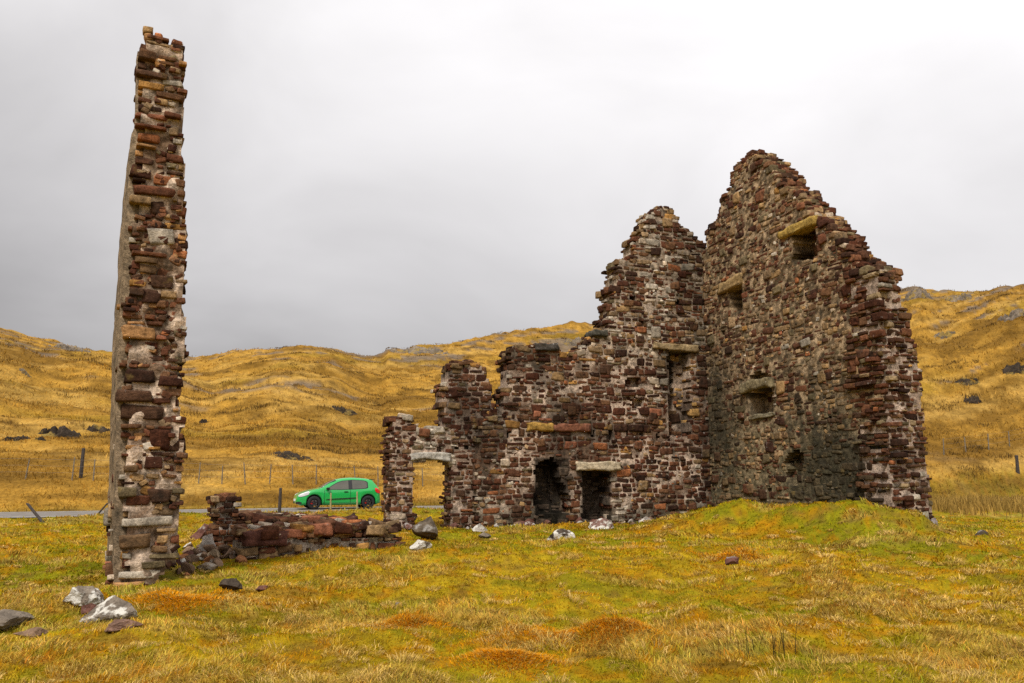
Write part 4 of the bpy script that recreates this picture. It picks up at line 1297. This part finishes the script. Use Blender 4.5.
        side_patch('door_gap', [(2.50, .25, .94), (2.512, .25, .94)], sy, M_BLACK, car, off=.003, n=2)
        boxm('door_handle', 2.2, 2.4, sy * .868 - .02, sy * .868 + .02, .80, .84, M_BLACK, car)
        mr = boxm('mirror', 1.33, 1.50, min(sy * .86, sy * 1.0), max(sy * .86, sy * 1.0), .92, 1.03, M_BLACK, car, bev=.03)
    # windscreen and rear glass
    def glass(name, x0, x1, yf, mat):
        Vv = []; Ff = []; n = 8
        for i in range(n + 1):
            x = x0 + (x1 - x0) * i / n
            for k in range(9):
                y = (k / 4 - 1) * yf(x); g = top(x) - belt(x)
                Vv.append((x, y, top(x) + .014 - .02 * (abs(k / 4 - 1) ** 4)))
        for i in range(n):
            for k in range(8):
                a = i * 9 + k; Ff.append((a, a + 9, a + 10, a + 1))
        o = mesh_obj(name, np.array(Vv), faces=Ff, mats=[mat], parent=car, smooth=True)
        md = o.modifiers.new('thick', 'SOLIDIFY'); md.thickness = .008
        return o
    glass('windscreen', 1.15, 1.82, lambda x: .66 - .05 * (x - 1.15), M_GLASS)
    glass('rear_window', 3.62, 3.80, lambda x: .56, M_GLASS)
    boxm('roof_spoiler', 3.45, 3.72, -.55, .55, 1.385, 1.415, M_BLACK, car, bev=.01)
    boxm('aerial', 3.30, 3.31, -.005, .005, 1.42, 1.60, M_BLACK, car, bev=.002)
    boxm('rear_bumper', 3.93, 4.03, -.6, .6, .25, .42, M_BLACK, car, bev=.03)
    boxm('number_plate', -.02, .01, -.26, .26, .38, .49, simple('plate', (.7, .7, .68)), car, bev=.004)
    # wheels
    for c in (WF, WR):
        for sy in (-1, 1):
            wv, wf = [], []
            prof = [(.19, .10), (.235, .105), (.29, .10), (.312, .07), (.315, 0), (.312, -.07), (.29, -.10), (.2, -.10)]
            n = 32
            for i in range(n):
                a = 2 * math.pi * i / n
                for r_, y in prof: wv.append((c + r_ * math.cos(a), sy * (.77 + y), ZR + r_ * math.sin(a)))
            m_ = len(prof)
            for i in range(n):
                for k in range(m_ - 1):
                    a = i * m_ + k; b_ = ((i + 1) % n) * m_ + k; wf.append((a, a + 1, b_ + 1, b_))
            wheel = mesh_obj('wheel', np.array(wv), faces=wf, mats=[M_TYRE], parent=car, smooth=True)
            # rim: barrel + ten spokes
            rv, rf = [], []
            for i in range(n):
                a = 2 * math.pi * i / n
                for r_, y in ((.235, .085), (.222, .09), (.205, .04), (.205, -.05)): rv.append((c + r_ * math.cos(a), sy * (.77 + y), ZR + r_ * math.sin(a)))
            for i in range(n):
                for k in range(3): a = i * 4 + k; b_ = ((i + 1) % n) * 4 + k; rf.append((a, a + 1, b_ + 1, b_))
            for s_ in range(5):
                a = 2 * math.pi * s_ / 5 + .3
                for da in (-.16, .16):
                    b0 = len(rv)
                    for rr_, ww in ((.03, .018), (.215, .014)):
                        aa = a + da * (rr_ / .215)
                        cx_, cz_ = c + rr_ * math.cos(aa), ZR + rr_ * math.sin(aa)
                        tx_, tz_ = -math.sin(aa) * ww, math.cos(aa) * ww
                        for yy in (.085, .05):
                            rv.append((cx_ + tx_, sy * (.77 + yy), cz_ + tz_)); rv.append((cx_ - tx_, sy * (.77 + yy), cz_ - tz_))
                    rf += [(b0, b0 + 1, b0 + 5, b0 + 4), (b0, b0 + 4, b0 + 6, b0 + 2), (b0 + 1, b0 + 3, b0 + 7, b0 + 5), (b0 + 2, b0 + 6, b0 + 7, b0 + 3)]
            mesh_obj('rim', np.array(rv), faces=rf, mats=[M_RIM], parent=wheel)
            dv = [(c + .15 * math.cos(2 * math.pi * i / 20), sy * (.77 + yy), ZR + .15 * math.sin(2 * math.pi * i / 20)) for yy in (.0, .02) for i in range(20)]
            df = [tuple(range(20)), tuple(range(39, 19, -1))] + [(i, (i + 1) % 20, 20 + (i + 1) % 20, 20 + i) for i in range(20)]
            mesh_obj('brake_disc', np.array(dv), faces=df, mats=[M_SILV], parent=wheel)
            boxm('brake_caliper', c - .17, c - .07, min(sy * .78, sy * .83), max(sy * .78, sy * .83), ZR - .06, ZR + .08, M_RED, wheel)
    return car
car = build_car()
# local x runs nose to tail, so +x along the road keeps the nose to the left
ctr = RP + RN * -.9
car.rotation_euler = (0, 0, RA)
car.scale = (.95, .95, .95)
# nose at pixel 298, on the nearer lane
a_ = (298.5 - 512) / F; off = 1.1
Yn = (off + .80 * 0 + RP[0] * RN[0] + RP[1] * RN[1]) / (a_ * RN[0] + RN[1])
car.location = (a_ * Yn, Yn, .062)

# ------------------------------------------------------------------ grass
def blades(x, y, h, wd, lean, az, col, droop=.5, lift=0.0):
    """x,y roots; h length; wd width; lean 0..1; az direction of lean"""
    n = len(x); z = H(x, y) - .015 + lift
    dx, dy = np.cos(az), np.sin(az); px_, py_ = -dy, dx
    fa = rng.uniform(0, 2 * math.pi, n); wx_, wy_ = np.cos(fa) * wd / 2, np.sin(fa) * wd / 2
    V = np.empty((n, 5, 3), np.float32)
    m1x = dx * h * lean * .35; m1y = dy * h * lean * .35; m1z = h * .55 * (1 - .4 * lean)
    tx_ = dx * h * lean * .95; ty_ = dy * h * lean * .95; tz_ = h * (1 - lean * droop - .25 * lean)
    V[:, 0] = np.stack([x - wx_, y - wy_, z], -1); V[:, 1] = np.stack([x + wx_, y + wy_, z], -1)
    V[:, 2] = np.stack([x + m1x + wx_ * .8, y + m1y + wy_ * .8, z + m1z], -1); V[:, 3] = np.stack([x + m1x - wx_ * .8, y + m1y - wy_ * .8, z + m1z], -1)
    V[:, 4] = np.stack([x + tx_, y + ty_, z + tz_], -1)
    b = np.arange(n)[:, None] * 5
    return V.reshape(-1, 3), b + np.array([[0, 1, 2, 3]]), b + np.array([[3, 2, 4]]), np.repeat(col, 5, 0)
def pack(parts, name, label):
    nv = 0; Vs, Qs, Ts, Cs = [], [], [], []
    for V, Qd, T, C in parts:
        Vs.append(V); Qs.append(Qd + nv); Ts.append(T + nv); Cs.append(C); nv += len(V)
    o = mesh_obj(name, np.vstack(Vs), quads=np.vstack(Qs), tris=np.vstack(Ts), mats=[M_BLADE], cols=np.vstack(Cs))
    tag(o, label, 'grass', kind='stuff'); return o
def inside_any(x, y):
    """true where a wall stands"""
    m = np.zeros(len(x), bool)
    for (Pw, U, Nn, L0, L1, th) in ((PB, Bd, Bn, 2.2, 11.6, .8), (PB2, Bd, Bn, 0, 4, .8), (PC, Cd, Cn, 0, 7.8, 1.0), (LW, ld_, ln_, .4, 4.3, .7), (PL, Lu, Ln, 0, 1.1, 5)):
        du = (x - Pw[0]) * U[0] + (y - Pw[1]) * U[1]; dn_ = (x - Pw[0]) * Nn[0] + (y - Pw[1]) * Nn[1]
        m |= (du > L0) & (du < L1) & (dn_ < -.03) & (dn_ > -th)
    return m
parts = []
# short turf
n = 450000
r = np.exp(rng.uniform(math.log(4.6), math.log(36), n)); az = rng.uniform(R(-47), R(47), n)
x, y = r * np.sin(az), r * np.cos(az)
k = (road_d(x, y) < -3.1) & ~inside_any(x, y)
x, y, r = x[k], y[k], r[k]; n = len(x)
T = fbm(x / 1.1, y / .9, 131, 4); tus = sst(.52, .66, T)
c = ground_col(x, y) * 1.18 * rng.uniform(.55, 1.45, (n, 1)) * np.array([1, 1, 1]) * (1 + rng.normal(0, .08, (n, 3)))
h = rng.uniform(.025, .062, n) * (1 + 1.1 * tus) * np.minimum(1.5, .8 + r / 30)
wd = .0075 * np.maximum(1, r / 6.5) * rng.uniform(.6, 1.3, n)
ldir = 2 * math.pi * fbm(x / 1.5, y / 1.5, 7, 2) * 2 + rng.normal(0, 1.0, n)
parts.append(blades(x, y, h * 1.2, wd, rng.uniform(.35, .95, n), ldir, np.clip(c, .005, .9)))
# drooping straw tussocks
nt_ = 3200
r = np.exp(rng.uniform(math.log(5.0), math.log(34), nt_ * 5)); az = rng.uniform(R(-45), R(45), nt_ * 5)
cx_, cy_ = r * np.sin(az), r * np.cos(az)
wgt = .7 * sst(.47, .62, fbm(cx_ / 1.1, cy_ / .9, 131, 4)) + .22 + .6 * sst(3, 6, cx_) * sst(17, 9, cy_) + 1.2 * np.exp(-((cx_ + 6.9) / 1.1) ** 2 - ((cy_ - 13) / 1.6) ** 2)
k = (rng.random(nt_ * 5) < wgt * .5) & (road_d(cx_, cy_) < -4) & ~inside_any(cx_, cy_)
cx_, cy_ = cx_[k][:nt_], cy_[k][:nt_]; nt_ = len(cx_)
per = 60
X_ = np.repeat(cx_, per); Y_ = np.repeat(cy_, per); rr_ = np.hypot(X_, Y_)
sz = np.repeat(rng.uniform(.07, .17, nt_), per)
a = rng.uniform(0, 2 * math.pi, len(X_)); q = np.sqrt(rng.random(len(X_))) * sz * .75
tone = np.repeat(rng.random(nt_), per)[:, None]
c = (np.array([.70, .48, .16]) * tone + np.array([.50, .33, .04]) * (1 - tone)) * rng.uniform(.4, 1.4, (len(X_), 1))
pref = np.repeat(rng.uniform(0, 6.28, nt_), per)
ax_ = np.cos(a) + .8 * np.cos(pref); ay_ = np.sin(a) + .8 * np.sin(pref)
parts.append(blades(X_ + np.cos(a) * q, Y_ + np.sin(a) * q, sz * rng.uniform(.7, 1.25, len(X_)), .006 * np.maximum(1, rr_ / 7.5), rng.uniform(.5, 1.0, len(X_)), np.arctan2(ay_, ax_), c, droop=.62))
# moss and orange deer grass on the hummocks
for (bx, by, hh, rx, ry) in BUMPS[:6]:
    n = 5000
    x = bx + rng.normal(0, rx * .62, n); y = by + rng.normal(0, ry * .62, n)
    c = np.array([.80, .34, .012]) * rng.uniform(.5, 1.25, (n, 1))
    g = rng.random(n) < .22; c[g] = np.array([.5, .36, .1]) * rng.uniform(.7, 1.2, (g.sum(), 1))
    az_ = np.arctan2(y - by, x - bx) + rng.normal(0, .5, n)
    parts.append(blades(x, y, rng.uniform(.04, .10, n), np.full(n, .007) * np.maximum(1, np.hypot(x, y) / 7), rng.uniform(.5, 1, n), az_, c))
pack(parts, 'grass', 'rough olive and ochre turf with straw coloured tussocks around the ruin')
# hill grass
n = 260000
r = np.exp(rng.uniform(math.log(34), math.log(215), n)); az = rng.uniform(R(-42), R(42), n)
x, y = r * np.sin(az), r * np.cos(az); k = (road_d(x, y) > 3.6); x, y, r = x[k], y[k], r[k]; n = len(x)
k = rng.random(n) < (.25 + .9 * sst(.42, .62, fbm(x / 3.5, y / 2.5, 191, 4))); x, y, r = x[k], y[k], r[k]; n = len(x)
c = ground_col(x, y) * 1.1 * rng.uniform(.5, 1.5, (n, 1))
hp = [blades(x, y, rng.uniform(.14, .42, n) * np.minimum(1.5, .5 + r / 90), .035 * r / 55 * rng.uniform(.6, 1.3, n), rng.uniform(.4, 1, n), rng.uniform(0, 6.28, n), np.clip(c, .01, .9))]
nc = 1300
r = np.exp(rng.uniform(math.log(58), math.log(205), nc * 6)); az = rng.uniform(R(-42), R(42), nc * 6)
x, y = r * np.sin(az), r * np.cos(az)
hx, hy = x * RD[0] + y * RD[1], x * RN[0] + y * RN[1]
k = (rng.random(nc * 6) < .04 + sst(.50, .64, fbm(hx / 6, hy / 1.3, 321, 5))); x, y = x[k][:nc], y[k][:nc]
x = np.repeat(x, 34) + rng.normal(0, .55, len(x) * 34); y = np.repeat(y, 34) + rng.normal(0, .25, len(y) * 34); r = np.hypot(x, y)
c = np.array([.10, .06, .02]) * rng.uniform(.5, 2.0, (len(x), 1))
hp.append(blades(x, y, rng.uniform(.2, .5, len(x)), .03 * r / 55, rng.uniform(.2, .8, len(x)), rng.uniform(0, 6.28, len(x)), c))
pack(hp, 'hill_grass', 'golden dry moor grass covering the hillside beyond the road')
# reed bed at the right
n = 9000
q = [at_y(px, 500, Yv) for px, Yv in ((930, 40), (1040, 40))]
x = rng.uniform(17.5, 29, n); y = rng.normal(36.5, 1.5, n) + (x - 20) * .25
k = fbm(x / 1.5, y / 1.5, 201, 3) > .42; x, y = x[k], y[k]; n = len(x)
c = np.array([.42, .27, .07]) * rng.uniform(.4, 1.3, (n, 1))
rp_ = [blades(x, y, rng.uniform(.35, .8, n), np.full(n, .03), rng.uniform(.1, .5, n), rng.uniform(0, 6.28, n), c)]
pack(rp_, 'reeds', 'bed of tall brown rushes beyond the ruin at the right edge')
# dark rush stems standing in the foreground
def rush(px, py, n, h0, h1, lab, col=(.05, .045, .02), spread=.05):
    p = solve_ground(px, py)
    x = rng.normal(0, spread, n); y = rng.normal(0, spread, n)
    hh = rng.uniform(h0, h1, n); l = rng.normal(0, .12, (n, 2)); wv = .004
    root = empty('rush_clump', tuple(p)); tag(root, lab, 'rush plant')
    for i in range(n):
        Vs, Fs = [], []
        for k, f in enumerate((0, .5, 1)):
            cx, cy, cz = x[i] + l[i, 0] * hh[i] * f * f, y[i] + l[i, 1] * hh[i] * f * f, hh[i] * f - .03
            ww = wv * (1 - .6 * f)
            for j in range(4): Vs.append((cx + ww * math.cos(j * math.pi / 2), cy + ww * math.sin(j * math.pi / 2), cz))
        for k in range(2):
            for j in range(4): Fs.append((k * 4 + j, k * 4 + (j + 1) % 4, k * 4 + 4 + (j + 1) % 4, k * 4 + 4 + j))
        mesh_obj('stem', np.array(Vs), faces=Fs, mats=[M_BLADE], cols=np.tile(np.array(col), (len(Vs), 1)), parent=root)
rush(783, 655, 7, .16, .40, 'clump of tall thin dark rush stems in the right foreground')
rush(757, 655, 5, .15, .26, 'short sparse dark rush stems left of the tall rush clump')
rush(732, 655, 8, .12, .26, 'brown rush stems leftmost of the three clumps in the right foreground', col=(.2, .11, .03), spread=.1)
